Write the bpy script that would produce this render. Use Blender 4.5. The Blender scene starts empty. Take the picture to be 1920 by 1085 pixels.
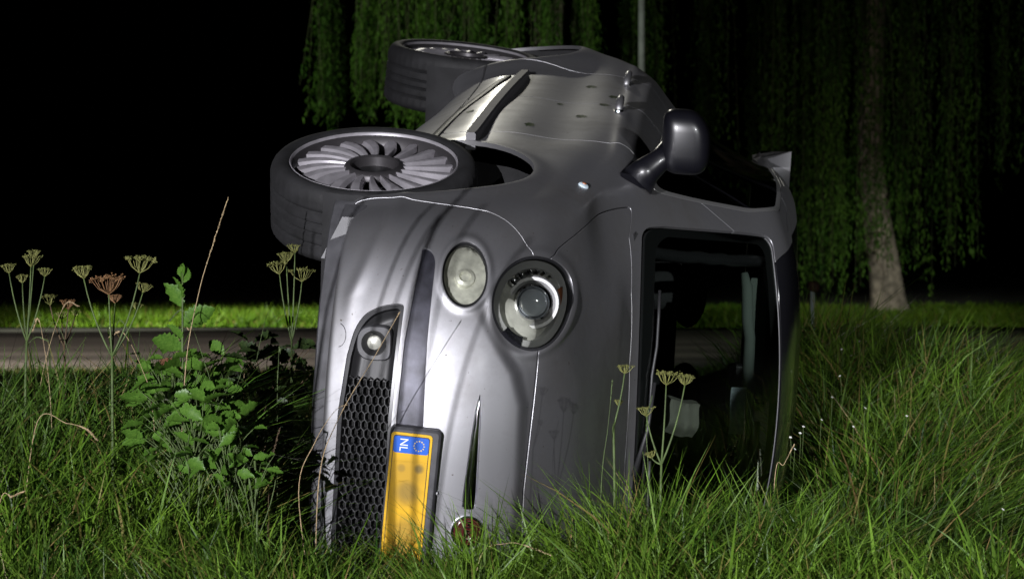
import bpy, bmesh, math, random
import numpy as np
from mathutils import Vector, Matrix

random.seed(7)
RNG = np.random.default_rng(7)
D = bpy.data
SC = bpy.context.scene
COL = SC.collection

# ------------------------------------------------------------------ camera
CAM_H = 0.95
PITCH = math.atan((542.5-500)/4815.4)          # horizon a little above the middle
cam_d = D.cameras.new("camera")
cam = D.objects.new("camera", cam_d)
COL.objects.link(cam)
cam.location = (0, 0, CAM_H)
cam.rotation_euler = (math.pi/2-PITCH, 0, 0)
cam_d.sensor_width = 36
cam_d.lens = 4815.4/1920*36
cam_d.clip_start = 0.1
cam_d.clip_end = 500
cam_d.dof.use_dof = True
cam_d.dof.focus_distance = 7.1
cam_d.dof.aperture_fstop = 9
SC.camera = cam

# ------------------------------------------------------------------ night sky
world = D.worlds.new("World"); SC.world = world; world.use_nodes = True
wn = world.node_tree.nodes; wl = world.node_tree.links
bg = wn["Background"]
sky = wn.new("ShaderNodeTexSky"); sky.sky_type = 'NISHITA'; sky.sun_disc = False
sky.sun_elevation = math.radians(-3); sky.sun_rotation = math.radians(200)
wl.new(sky.outputs[0], bg.inputs[0]); bg.inputs[1].default_value = 0.0009
SC.view_settings.view_transform = 'Standard'
SC.view_settings.look = 'None'
SC.view_settings.exposure = 0
SC.view_settings.gamma = 1

def spot(name, loc, target, power, col, size, angle, blend=0.6):
    l = D.lights.new(name, 'SPOT'); l.energy = power; l.color = col
    l.shadow_soft_size = size; l.spot_size = math.radians(angle); l.spot_blend = blend
    o = D.objects.new(name, l); COL.objects.link(o)
    o.location = loc
    d = Vector(target)-Vector(loc)
    o.rotation_euler = d.to_track_quat('-Z', 'Y').to_euler()
    return o

#LIGHTS
spot("rescue_floodlight", (-3.6, -5.0, 1.55), (0.30, 7.5, 0.50), 11500, (0.96, 0.95, 1.0), 0.025, 25, 0.9)
spot("second_floodlight", (4.6, -4.0, 2.4), (1.1, 8.8, 0.25), 4300, (0.97, 0.98, 1.0), 0.05, 18, 1.0)
spot("road_lamp", (-0.6, 23.0, 7.0), (0.5, 9.0, 0.9), 470, (1.0, 0.97, 0.84), 0.15, 26, 0.8)
spot("verge_lamp", (-11.0, 30.0, 3.6), (-3.9, 43.0, 0.1), 21000, (0.97, 1.0, 0.80), 0.2, 30, 1.0)
spot("carriageway_lamp", (-6.5, 20.0, 4.5), (-4.5, 27.5, 0.0), 5200, (1.0, 0.88, 0.78), 0.2, 85, 0.9)
spot("tree_floodlight", (-7.0, 12.0, 1.8), (-1.9, 42.0, 4.7), 18000, (0.88, 1.0, 0.84), 0.1, 17, 1.0)
spot("lawn_floodlight", (0.6, -3.0, 2.6), (6.8, 47.0, 0.1), 30000, (0.93, 1.0, 0.88), 0.1, 7, 1.0)

# ------------------------------------------------------------------ car frame -> world
R_CAR = np.array([[-0.07496221, -0.04097725, 0.99634408],
                  [0.19948962, 0.97834134, 0.0552459],
                  [-0.97702843, 0.20290165, -0.0651641]])
T_CAR = np.array([-0.727877666, 0.444028921, 7.72294149])
B = np.array([[1, 0, 0], [0, 0, 1], [0, -1, 0]], float)      # x right, y down, z forward -> world
cp, sp = math.cos(PITCH), math.sin(PITCH)
TILT = np.array([[1, 0, 0], [0, cp, sp], [0, -sp, cp]])
Rw = TILT@B@R_CAR
Tw = TILT@B@T_CAR+np.array([0, 0, CAM_H])
M_CAR = Matrix([[*Rw[0], Tw[0]], [*Rw[1], Tw[1]], [*Rw[2], Tw[2]], [0, 0, 0, 1]])

# ------------------------------------------------------------------ object helpers
def link(o, parent=None):
    COL.objects.link(o)
    if parent is not None:
        o.parent = parent
    return o

def mesh_obj(name, V, F, mat=None, parent=None, N=None, smooth=True):
    me = D.meshes.new(name)
    V = np.asarray(V, np.float32); F = np.asarray(F, np.int32)
    k = F.shape[1]
    me.vertices.add(len(V)); me.vertices.foreach_set("co", V.ravel())
    me.loops.add(F.size); me.loops.foreach_set("vertex_index", F.ravel())
    me.polygons.add(len(F))
    me.polygons.foreach_set("loop_start", np.arange(0, F.size, k, dtype=np.int32))
    me.update(calc_edges=True)
    me.validate()
    me.polygons.foreach_set("use_smooth", np.full(len(me.polygons), smooth))
    if N is not None and len(me.vertices) == len(N):
        me.normals_split_custom_set_from_vertices(np.asarray(N, float).tolist())
    if mat: me.materials.append(mat)
    return link(D.objects.new(name, me), parent)

def bm_obj(name, bm, mat=None, parent=None, smooth=True, angle=None):
    me = D.meshes.new(name)
    bmesh.ops.recalc_face_normals(bm, faces=bm.faces)
    bm.to_mesh(me); bm.free()
    me.polygons.foreach_set("use_smooth", np.full(len(me.polygons), smooth))
    if angle is not None:
        try: me.set_sharp_from_angle(angle=math.radians(angle))
        except Exception: pass
    if mat: me.materials.append(mat)
    return link(D.objects.new(name, me), parent)

def thing(name, label, cat, group=None, loc=(0, 0, 0)):
    o = D.objects.new(name, None); COL.objects.link(o)
    o.location = loc; o.empty_display_size = 0.2
    tag(o, label, cat, group)
    return o

def tag(o, label=None, cat=None, group=None, kind=None):
    if label: o["label"] = label
    if cat: o["category"] = cat
    if group: o["group"] = group
    if kind: o["kind"] = kind
    return o

def tube(bm, pts, rad, seg=8, cap=True):
    pts = [Vector(p) for p in pts]
    n = len(pts)
    if not hasattr(rad, '__len__'): rad = [rad]*n
    rings = []
    up = None
    for i, p in enumerate(pts):
        t = (pts[min(i+1, n-1)]-pts[max(i-1, 0)]).normalized()
        if up is None:
            up = t.orthogonal().normalized()
        else:
            up = (up-t*up.dot(t)).normalized()
        b = t.cross(up)
        rings.append([bm.verts.new(p+(up*math.cos(2*math.pi*k/seg)+b*math.sin(2*math.pi*k/seg))*rad[i]) for k in range(seg)])
    for a, b in zip(rings, rings[1:]):
        for k in range(seg):
            bm.faces.new((a[k], a[(k+1) % seg], b[(k+1) % seg], b[k]))
    if cap and seg > 2:
        try:
            bm.faces.new(rings[0][::-1]); bm.faces.new(rings[-1])
        except ValueError: pass
    return rings

def box(bm, c, s, rot=None):
    m = Matrix.Translation(c)
    if rot is not None: m = m@rot.to_4x4()
    m = m@Matrix.Diagonal((*s, 1))
    return bmesh.ops.create_cube(bm, size=1, matrix=m)['verts']

def bevel(bm, w, seg=2, angle=30):
    es = [e for e in bm.edges if len(e.link_faces) == 2 and e.calc_face_angle(0) > math.radians(angle)]
    bmesh.ops.bevel(bm, geom=es, offset=w, segments=seg, profile=0.5, affect='EDGES', clamp_overlap=True)

def lathe(prof, seg=48, closed=False):
    """prof: list of (r, h) round local Z."""
    bm = bmesh.new()
    rings = []
    for r, h in prof:
        if r < 1e-6:
            rings.append([bm.verts.new((0, 0, h))]*seg)
        else:
            rings.append([bm.verts.new((r*math.cos(2*math.pi*k/seg), r*math.sin(2*math.pi*k/seg), h)) for k in range(seg)])
    pr = list(zip(rings, rings[1:]))
    if closed: pr.append((rings[-1], rings[0]))
    for a, b in pr:
        for k in range(seg):
            q = []
            for v in (a[k], a[(k+1) % seg], b[(k+1) % seg], b[k]):
                if v not in q: q.append(v)
            if len(q) >= 3:
                bm.faces.new(q)
    return bm

def basis(loc, n, up):
    n = Vector(n).normalized(); up = Vector(up); x = up.cross(n).normalized(); y = n.cross(x)
    m = Matrix((x, y, n)).transposed().to_4x4()
    m.translation = Vector(loc)
    return m

# ------------------------------------------------------------------ materials
def new_mat(name):
    m = D.materials.new(name); m.use_nodes = True
    return m, m.node_tree.nodes, m.node_tree.links, m.node_tree.nodes["Principled BSDF"]

def simple(name, col, rough=0.5, metal=0.0, coat=0.0, noise=0.0, scale=20, bump=0.0, bscale=200, trans=0.0, sss=0.0):
    m, n, l, p = new_mat(name)
    p.inputs["Base Color"].default_value = (*col, 1)
    p.inputs["Roughness"].default_value = rough
    p.inputs["Metallic"].default_value = metal
    p.inputs["Coat Weight"].default_value = coat
    p.inputs["Coat Roughness"].default_value = 0.08
    if trans: p.inputs["Transmission Weight"].default_value = trans
    tc = n.new("ShaderNodeTexCoord")
    if noise:
        t = n.new("ShaderNodeTexNoise"); t.inputs["Scale"].default_value = scale; t.inputs["Detail"].default_value = 6
        l.new(tc.outputs["Object"], t.inputs["Vector"])
        r = n.new("ShaderNodeValToRGB")
        r.color_ramp.elements[0].position = 0.3; r.color_ramp.elements[1].position = 0.7
        r.color_ramp.elements[0].color = (*[c*(1-noise) for c in col], 1)
        r.color_ramp.elements[1].color = (*[min(1, c*(1+noise)) for c in col], 1)
        l.new(t.outputs["Fac"], r.inputs[0]); l.new(r.outputs[0], p.inputs["Base Color"])
    if bump:
        t = n.new("ShaderNodeTexNoise"); t.inputs["Scale"].default_value = bscale; t.inputs["Detail"].default_value = 4
        l.new(tc.outputs["Object"], t.inputs["Vector"])
        b = n.new("ShaderNodeBump"); b.inputs["Strength"].default_value = bump; b.inputs["Distance"].default_value = 0.002
        l.new(t.outputs["Fac"], b.inputs["Height"]); l.new(b.outputs[0], p.inputs["Normal"])
    return m

def leaf_mat(name, c1, c2, scale=3.0, trans=0.25, rough=0.5):
    """foliage: colour varies from clump to clump, some light comes through the blade"""
    m, n, l, p = new_mat(name)
    tc = n.new("ShaderNodeTexCoord")
    t = n.new("ShaderNodeTexNoise"); t.inputs["Scale"].default_value = scale; t.inputs["Detail"].default_value = 5
    t.inputs["Roughness"].default_value = 0.7
    l.new(tc.outputs["Object"], t.inputs["Vector"])
    r = n.new("ShaderNodeValToRGB")
    r.color_ramp.elements[0].position = 0.35; r.color_ramp.elements[1].position = 0.65
    r.color_ramp.elements[0].color = (*c1, 1); r.color_ramp.elements[1].color = (*c2, 1)
    va = n.new("ShaderNodeAttribute"); va.attribute_name = "vary"
    ma = n.new("ShaderNodeMath"); ma.operation = 'MULTIPLY_ADD'; ma.inputs[1].default_value = .34
    l.new(va.outputs["Fac"], ma.inputs[0]); l.new(t.outputs["Fac"], ma.inputs[2])
    l.new(ma.outputs[0], r.inputs[0])
    col = r.outputs[0]
    at = n.new("ShaderNodeAttribute"); at.attribute_name = "tint"
    mx = n.new("ShaderNodeMix"); mx.data_type = 'RGBA'; mx.blend_type = 'MIX'
    l.new(at.outputs["Fac"], mx.inputs["Factor"])
    l.new(col, mx.inputs["A"]); mx.inputs["B"].default_value = (0.22, 0.15, 0.06, 1)
    col = mx.outputs["Result"]
    l.new(col, p.inputs["Base Color"]); p.inputs["Roughness"].default_value = rough
    p.inputs["Specular IOR Level"].default_value = 0.25
    tr = n.new("ShaderNodeBsdfTranslucent"); l.new(col, tr.inputs[0])
    ms = n.new("ShaderNodeMixShader"); ms.inputs[0].default_value = trans
    l.new(p.outputs[0], ms.inputs[1]); l.new(tr.outputs[0], ms.inputs[2])
    l.new(ms.outputs[0], n["Material Output"].inputs[0])
    return m

def paint_mat():
    m, n, l, p = new_mat("grey_paint")
    tc = n.new("ShaderNodeTexCoord")
    p.inputs["Metallic"].default_value = 0.88
    p.inputs["Roughness"].default_value = 0.42
    p.inputs["Coat Weight"].default_value = 0.30
    p.inputs["Coat Roughness"].default_value = 0.22
    # road dirt, soft patches plus dried specks
    t = n.new("ShaderNodeTexNoise"); t.inputs["Scale"].default_value = 3.2; t.inputs["Detail"].default_value = 8; t.inputs["Roughness"].default_value = 0.65
    l.new(tc.outputs["Object"], t.inputs["Vector"])
    r = n.new("ShaderNodeValToRGB"); r.color_ramp.elements[0].position = 0.42; r.color_ramp.elements[1].position = 0.78
    r.color_ramp.elements[0].color = (0, 0, 0, 1); r.color_ramp.elements[1].color = (0.8, 0.8, 0.8, 1)
    l.new(t.outputs["Fac"], r.inputs[0])
    v = n.new("ShaderNodeTexNoise"); v.inputs["Scale"].default_value = 75; v.inputs["Detail"].default_value = 5
    l.new(tc.outputs["Object"], v.inputs["Vector"])
    r2 = n.new("ShaderNodeValToRGB"); r2.color_ramp.elements[0].position = 0.70; r2.color_ramp.elements[1].position = 0.76
    l.new(v.outputs["Fac"], r2.inputs[0])
    add = n.new("ShaderNodeMath"); add.operation = 'ADD'; add.use_clamp = True
    l.new(r.outputs[0], add.inputs[0]); l.new(r2.outputs[0], add.inputs[1])
    mx = n.new("ShaderNodeMix"); mx.data_type = 'RGBA'
    l.new(add.outputs[0], mx.inputs["Factor"])
    mx.inputs["A"].default_value = (0.385, 0.385, 0.405, 1); mx.inputs["B"].default_value = (0.125, 0.115, 0.10, 1)
    l.new(mx.outputs["Result"], p.inputs["Base Color"])
    mr = n.new("ShaderNodeMapRange"); mr.inputs[3].default_value = 0.46; mr.inputs[4].default_value = 0.66
    l.new(add.outputs[0], mr.inputs[0]); l.new(mr.outputs[0], p.inputs["Roughness"])
    # light scuffs
    mp = n.new("ShaderNodeMapping"); mp.inputs["Scale"].default_value = (1.2, 5, 40); mp.inputs["Rotation"].default_value = (.5, .3, .2)
    l.new(tc.outputs["Object"], mp.inputs[0])
    sc = n.new("ShaderNodeTexNoise"); sc.inputs["Scale"].default_value = 2.2; sc.inputs["Detail"].default_value = 3; l.new(mp.outputs[0], sc.inputs["Vector"])
    r3 = n.new("ShaderNodeValToRGB"); r3.color_ramp.elements[0].position = .66; r3.color_ramp.elements[1].position = .74; r3.color_ramp.elements[1].color = (.35, .35, .35, 1)
    l.new(sc.outputs["Fac"], r3.inputs[0])
    mx2 = n.new("ShaderNodeMix"); mx2.data_type = 'RGBA'; l.new(r3.outputs[0], mx2.inputs["Factor"]); l.new(mx.outputs["Result"], mx2.inputs["A"]); mx2.inputs["B"].default_value = (.42, .41, .43, 1)
    l.new(mx2.outputs["Result"], p.inputs["Base Color"])
    fl = n.new("ShaderNodeTexNoise"); fl.inputs["Scale"].default_value = 900
    l.new(tc.outputs["Object"], fl.inputs["Vector"])
    b = n.new("ShaderNodeBump"); b.inputs["Strength"].default_value = 0.12; b.inputs["Distance"].default_value = 0.0006
    l.new(fl.outputs["Fac"], b.inputs["Height"]); l.new(b.outputs[0], p.inputs["Normal"])
    return m

def glass_mat(name, tint, refl=0.08, rough=0.02):
    m, n, l, p = new_mat(name)
    n.remove(p)
    fr = n.new("ShaderNodeFresnel"); fr.inputs[0].default_value = 1.45
    gl = n.new("ShaderNodeBsdfGlossy"); gl.inputs["Roughness"].default_value = rough
    tr = n.new("ShaderNodeBsdfTransparent"); tr.inputs[0].default_value = (*tint, 1)
    ms = n.new("ShaderNodeMixShader")
    l.new(fr.outputs[0], ms.inputs[0]); l.new(tr.outputs[0], ms.inputs[1]); l.new(gl.outputs[0], ms.inputs[2])
    l.new(ms.outputs[0], n["Material Output"].inputs[0])
    return m

M = {}
M['paint'] = paint_mat()
M['black'] = simple("black_plastic", (0.012, 0.012, 0.013), 0.5, bump=0.2, bscale=400)
M['trim'] = simple("dark_trim", (0.02, 0.02, 0.022), 0.35)
M['under'] = simple("underbody", (0.012, 0.012, 0.013), 0.85, noise=0.5, scale=9, bump=0.5, bscale=40)
M['gloss'] = simple("gloss_black", (0.012, 0.012, 0.015), 0.16, coat=0.6)
M['chrome'] = simple("chrome", (0.62, 0.62, 0.64), 0.10, metal=1.0, noise=0.12, scale=14)
M['smoked'] = simple("smoked_chrome", (0.035, 0.035, 0.045), 0.45, metal=0.5, noise=0.5, scale=22, bump=0.12, bscale=300)
M['alloy'] = simple("alloy", (0.36, 0.345, 0.37), 0.42, metal=0.5, noise=0.15, scale=30)
M['alloy_dark'] = simple("dark_alloy", (0.05, 0.047, 0.05), 0.45, metal=0.5)
M['rubber'] = simple("rubber", (0.010, 0.010, 0.011), 0.72, noise=0.55, scale=12, bump=0.5, bscale=90)
M['reflector'] = simple("lamp_reflector", (0.56, 0.56, 0.51), 0.38, metal=0.3, noise=0.25, scale=30, bump=0.5, bscale=22)
M['haze_reflector'] = simple("hazy_reflector", (0.52, 0.52, 0.46), 0.36, metal=0.45, noise=0.3, scale=35, bump=0.9, bscale=26)
M['bezel'] = simple("lamp_bezel", (0.46, 0.46, 0.46), 0.36, metal=0.35)
M['orange'] = simple("orange_lens", (0.34, 0.12, 0.05), 0.35)
M['glass'] = glass_mat("window_glass", (0.78, 0.84, 0.80))
M['lens'] = glass_mat("lamp_lens", (0.90, 0.91, 0.88))
M['moulding'] = simple('satin_moulding', (0.5, 0.5, 0.5), 0.38, metal=0.8)
M['seal_grey'] = simple('seal_grey', (0.12, 0.12, 0.125), 0.5)
M['whip'] = simple('whip', (0.035, 0.045, 0.012), 0.8)
M['ball'] = simple("projector_ball", (0.35, 0.38, 0.42), 0.05, coat=1.0)
M['plate_y'] = simple("plate_yellow", (0.64, 0.37, 0.008), 0.42, noise=0.06, scale=30)
M['plate_b'] = simple("plate_blue", (0.012, 0.10, 0.50), 0.42)
M['white'] = simple("white_print", (0.75, 0.76, 0.78), 0.5)
M['star'] = simple("star_yellow", (0.75, 0.55, 0.05), 0.5)
M['void'] = simple("grille_void", (0.003, 0.003, 0.003), 0.9)
M['smudge'] = simple("worn_print", (0.30, 0.19, 0.035), 0.6)
M['red'] = simple("badge_red", (0.06, 0.010, 0.010), 0.25, coat=0.6)
M['fabric'] = simple("seat_fabric", (0.022, 0.022, 0.024), 0.9, bump=0.4, bscale=300)
M['lining'] = simple("headlining", (0.11, 0.135, 0.12), 0.85, bump=0.2, bscale=300)
M['airbag'] = simple("pale_cloth", (0.20, 0.20, 0.17), 0.9, bump=0.3, bscale=60)
M['paper'] = simple("paper", (0.42, 0.50, 0.55), 0.7, noise=0.3, scale=60)
M['trim2'] = simple("grey_plastic", (0.055, 0.055, 0.06), 0.5, noise=0.3, scale=20, bump=0.2, bscale=500)
M['strip'] = simple("moulding_grey", (0.10, 0.098, 0.105), 0.6, noise=0.15, scale=20)
M['mirror_shell'] = simple("mirror_shell", (0.004, 0.004, 0.006), 0.34, coat=0.15)
M['mirror'] = simple("mirror_glass", (0.8, 0.8, 0.8), 0.03, metal=1.0)
M['tail'] = simple("tail_lens", (0.35, 0.02, 0.02), 0.2, coat=0.6)

def plate_field():
    m, n, l, p = new_mat("plate_field")
    tc = n.new("ShaderNodeTexCoord"); p.inputs["Roughness"].default_value = 0.42
    last = None
    for (x, y, rx, ry, a) in ((-.165, .026, .014, .014, .85), (-.163, -.020, .014, .014, .6), (-.150, .0, .045, .05, .35), (-.10, .0, .036, .034, .68), (-.085, .01, .022, .022, .3), (.01, .006, .04, .035, .5), (.07, -.004, .045, .035, .6), (.15, .0, .05, .035, .6), (-.182, .0, .02, .04, .12)):
        mp = n.new("ShaderNodeMapping"); mp.vector_type = 'POINT'
        mp.inputs["Location"].default_value = (-x/rx/1.6, -y/ry/1.6, 0); mp.inputs["Scale"].default_value = (1/rx/1.6, 1/ry/1.6, 0)
        l.new(tc.outputs["Object"], mp.inputs[0])
        g = n.new("ShaderNodeTexGradient"); g.gradient_type = 'SPHERICAL'; l.new(mp.outputs[0], g.inputs[0])
        mr = n.new("ShaderNodeMapRange"); mr.interpolation_type = 'SMOOTHSTEP'; mr.inputs[2].default_value = .8; mr.inputs[4].default_value = a
        l.new(g.outputs["Fac"], mr.inputs[0])
        if last is None: last = mr.outputs[0]
        else:
            ad = n.new("ShaderNodeMath"); ad.operation = 'MAXIMUM'; l.new(last, ad.inputs[0]); l.new(mr.outputs[0], ad.inputs[1]); last = ad.outputs[0]
    mx = n.new("ShaderNodeMix"); mx.data_type = 'RGBA'
    l.new(last, mx.inputs["Factor"]); mx.inputs["A"].default_value = (0.64, 0.36, 0.006, 1); mx.inputs["B"].default_value = (0.10, 0.08, 0.03, 1)
    l.new(mx.outputs["Result"], p.inputs["Base Color"])
    return m
M['plate_field'] = plate_field()

# ------------------------------------------------------------------ surface of the car body
# columns run from the middle of the nose round the flank to the middle of the tail, rows from under the bumper up to the roof ridge
def body_grid():
    front = [  # rows: five (x, s, z)
        [(.66, 0, .295), (.65, .28, .295), (.58, .50, .295), (.46, .66, .30), (.33, .76, .31)],
        [(.785, 0, .270), (.775, .30, .270), (.705, .54, .275), (.575, .735, .282), (.405, .825, .290)],
        [(.815, 0, .31), (.805, .30, .31), (.735, .55, .31), (.60, .76, .315), (.415, .855, .33)],
        [(.838, 0, .45), (.828, .30, .45), (.76, .55, .45), (.625, .77, .45), (.425, .868, .46)],
        [(.840, 0, .59), (.828, .30, .59), (.757, .55, .59), (.620, .765, .59), (.415, .872, .60)],
        [(.812, 0, .72), (.80, .30, .72), (.728, .545, .72), (.59, .745, .72), (.40, .864, .72)],
        [(.752, 0, .825), (.738, .30, .83), (.66, .525, .83), (.525, .705, .82), (.36, .845, .81)],
        [(.63, 0, .90), (.61, .29, .905), (.54, .50, .90), (.42, .665, .885), (.28, .81, .875)],
        [(.42, 0, .975), (.40, .28, .975), (.345, .48, .965), (.255, .64, .94), (.16, .79, .92)],
        [(.20, 0, 1.035), (.18, .27, 1.035), (.135, .47, 1.03), (.06, .625, .995), (-.04, .775, .965)],
        [(.03, 0, 1.08), (.01, .27, 1.083), (-.055, .46, 1.085), (-.15, .62, 1.08), (-.30, .735, 1.075)],
        [(-.27, 0, 1.265), (-.285, .25, 1.265), (-.345, .43, 1.26), (-.44, .575, 1.245), (-.60, .665, 1.24)],
        [(-.58, 0, 1.44), (-.595, .23, 1.44), (-.65, .40, 1.43), (-.75, .53, 1.415), (-.90, .605, 1.40)],
        [(-.85, 0, 1.568), (-.865, .21, 1.566), (-.915, .37, 1.558), (-1.0, .485, 1.545), (-1.13, .562, 1.52)],
        [(-1.12, 0, 1.615), (-1.13, .15, 1.615), (-1.16, .27, 1.61), (-1.24, .36, 1.60), (-1.36, .42, 1.585)],
        [(-1.35, 0, 1.632), (-1.36, 0, 1.632), (-1.38, 0, 1.632), (-1.44, 0, 1.634), (-1.52, 0, 1.635)]]
    xs_low = [0.0, -.45, -.95, -1.6, -2.2, -2.61, -2.98]
    side = [  # s list and z list at the seven flank stations
        ([.79]*7, [.31, .30, .30, .30, .31, .32, .33], xs_low),
        ([.85, .85, .85, .85, .85, .85, .80], [.285, .285, .285, .285, .29, .30, .30], xs_low),
        ([.872, .868, .866, .866, .868, .875, .82], [.35, .35, .35, .35, .35, .36, .38], xs_low),
        ([.885, .885, .885, .886, .888, .89, .84], [.49, .50, .50, .50, .50, .50, .50], xs_low),
        ([.893, .893, .893, .895, .898, .90, .848], [.63, .64, .64, .64, .64, .64, .64], xs_low),
        ([.888, .888, .888, .89, .895, .90, .845], [.75, .77, .77, .78, .78, .78, .78], xs_low),
        ([.872, .882, .884, .886, .888, .892, .835], [.835, .88, .885, .89, .90, .90, .90], xs_low),
        ([.845, .872, .878, .880, .878, .872, .80], [.90, .955, .965, .975, .985, .99, .99], [-.04, -.47, -.96, -1.6, -2.2, -2.61, -2.98]),
        ([.825, .845, .855, .857, .850, .835, .76], [.945, 1.015, 1.03, 1.04, 1.05, 1.06, 1.06], [-.12, -.5, -.97, -1.6, -2.2, -2.61, -2.98]),
        ([.80, .80, .808, .81, .80, .78, .71], [1.0, 1.06, 1.08, 1.09, 1.10, 1.115, 1.12], [-.25, -.58, -1.0, -1.6, -2.2, -2.61, -2.98]),
        ([.762, .765, .768, .768, .755, .735, .67], [1.09, 1.11, 1.125, 1.135, 1.15, 1.17, 1.17], [-.46, -.75, -1.1, -1.62, -2.2, -2.6, -2.97]),
        ([.685, .69, .695, .69, .672, .652, .60], [1.25, 1.27, 1.28, 1.29, 1.30, 1.31, 1.31], [-.74, -.98, -1.25, -1.7, -2.2, -2.58, -2.94]),
        ([.618, .622, .625, .622, .605, .585, .54], [1.41, 1.43, 1.44, 1.445, 1.455, 1.46, 1.455], [-1.02, -1.22, -1.45, -1.8, -2.23, -2.56, -2.88]),
        ([.570, .575, .58, .578, .562, .545, .50], [1.525, 1.54, 1.55, 1.555, 1.56, 1.56, 1.55], [-1.25, -1.42, -1.62, -1.9, -2.27, -2.56, -2.84]),
        ([.43, .435, .44, .44, .42, .40, .37], [1.59, 1.60, 1.61, 1.615, 1.62, 1.62, 1.61], [-1.46, -1.60, -1.76, -1.98, -2.3, -2.56, -2.84]),
        ([0]*7, [1.636, 1.638, 1.64, 1.642, 1.645, 1.642, 1.63], [-1.62, -1.74, -1.88, -2.06, -2.34, -2.58, -2.85])]
    rear = []
    rx = [-3.13, -3.24, -3.29, -3.32, -3.33, -3.33, -3.325, -3.31, -3.29, -3.27, -3.25, -3.21, -3.15, -3.09, -3.05, -3.02]
    for i in range(16):
        s7, z7, x7 = side[i]
        s, z, x = s7[-1], z7[-1], rx[i]
        k = 0 if i == 15 else 1
        rear.append([(x7[-1]-(x7[-1]-x)*.66, s*.90*k, z), (x+.015, s*.55*k, z), (x-.01, 0, z)])
    G = []
    for i in range(16):
        s7, z7, x7 = side[i]
        G.append([*front[i], *[(x7[j], s7[j], z7[j]) for j in range(7)], *rear[i]])
    G = np.array(G)             # 16 x 15 x 3  (x, s, z)
    G[:8, 3, 1] -= .030
    G[:10, 4, 1] -= np.array([.05, .05, .055, .055, .055, .055, .05, .038, .022, .01])
    G[:10, 5, 1] -= np.array([.05, .05, .05, .05, .05, .048, .040, .030, .018, .006])
    G[:8, 6, 1] -= .018
    # sill tucks in between the wheels
    G[0, 6:10, 1] -= [.02, .05, .07, .05]
    G[1, 6:10, 1] -= [.02, .05, .07, .05]; G[1, 6:10, 2] += [.0, .01, .03, .05]
    G[2, 6:10, 1] -= [.01, .025, .035, .03]; G[2, 6:10, 2] += [.0, .01, .035, .05]
    G[0, 6:10, 2] += [.0, .01, .04, .06]
    G[3:8, 8:10, 1] -= .016
    # greenhouse narrows towards the tail
    for r, k in zip(range(7, 15), [.012, .02, .032, .045, .058, .062, .062, .04]):
        G[r, 8:13, 1] -= np.array([.45, .8, 1.0, 1.0, .9])*k
    return G

def cr(P, subs, axis, mirror=0):
    """Catmull-Rom along axis; subs = subdivisions of each span"""
    P = np.moveaxis(P, axis, 0)
    n = len(P)
    a = 2*P[0]-P[1]; b = 2*P[-1]-P[-2]
    if mirror:
        a = P[1].copy(); a[..., 1] *= -1
        b = P[-2].copy(); b[..., 1] *= -1
    Q = np.concatenate([a[None], P, b[None]])
    out = []
    for i in range(n-1):
        p0, p1, p2, p3 = Q[i:i+4]
        for t in np.arange(subs[i])/subs[i]:
            out.append(.5*(2*p1+(p2-p0)*t+(2*p0-5*p1+4*p2-p3)*t*t+(3*p1-p0-3*p2+p3)*t**3))
    out.append(P[-1])
    return np.moveaxis(np.array(out), 0, axis)

def smoothstep(e0, e1, x):
    t = np.clip((x-e0)/(e1-e0), 0, 1)
    return t*t*(3-2*t)

HEAD = (0.586, 0.808, 0.121, 0.098, math.radians(-28))      # s, z, half axes, turn
LOWL = (0.668, 0.628, 0.078, 0.060, math.radians(-14))

def ell(P, e):
    s = np.abs(P[:, 1])-e[0]; z = P[:, 2]-e[1]
    c, sn = math.cos(e[4]), math.sin(e[4])
    a = (s*c+z*sn)/e[2]; b = (-s*sn+z*c)/e[3]
    r = np.sqrt(a*a+b*b)
    return (r-1)*min(e[2], e[3])

def far(P, f, x0):          # only forward of x0
    return np.where(P[:, 0] > x0, f, 1.0)

def smax(a, b, k=0.05):
    h = np.clip(.5+.5*(a-b)/k, 0, 1)
    return b+(a-b)*h+k*h*(1-h)

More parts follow.
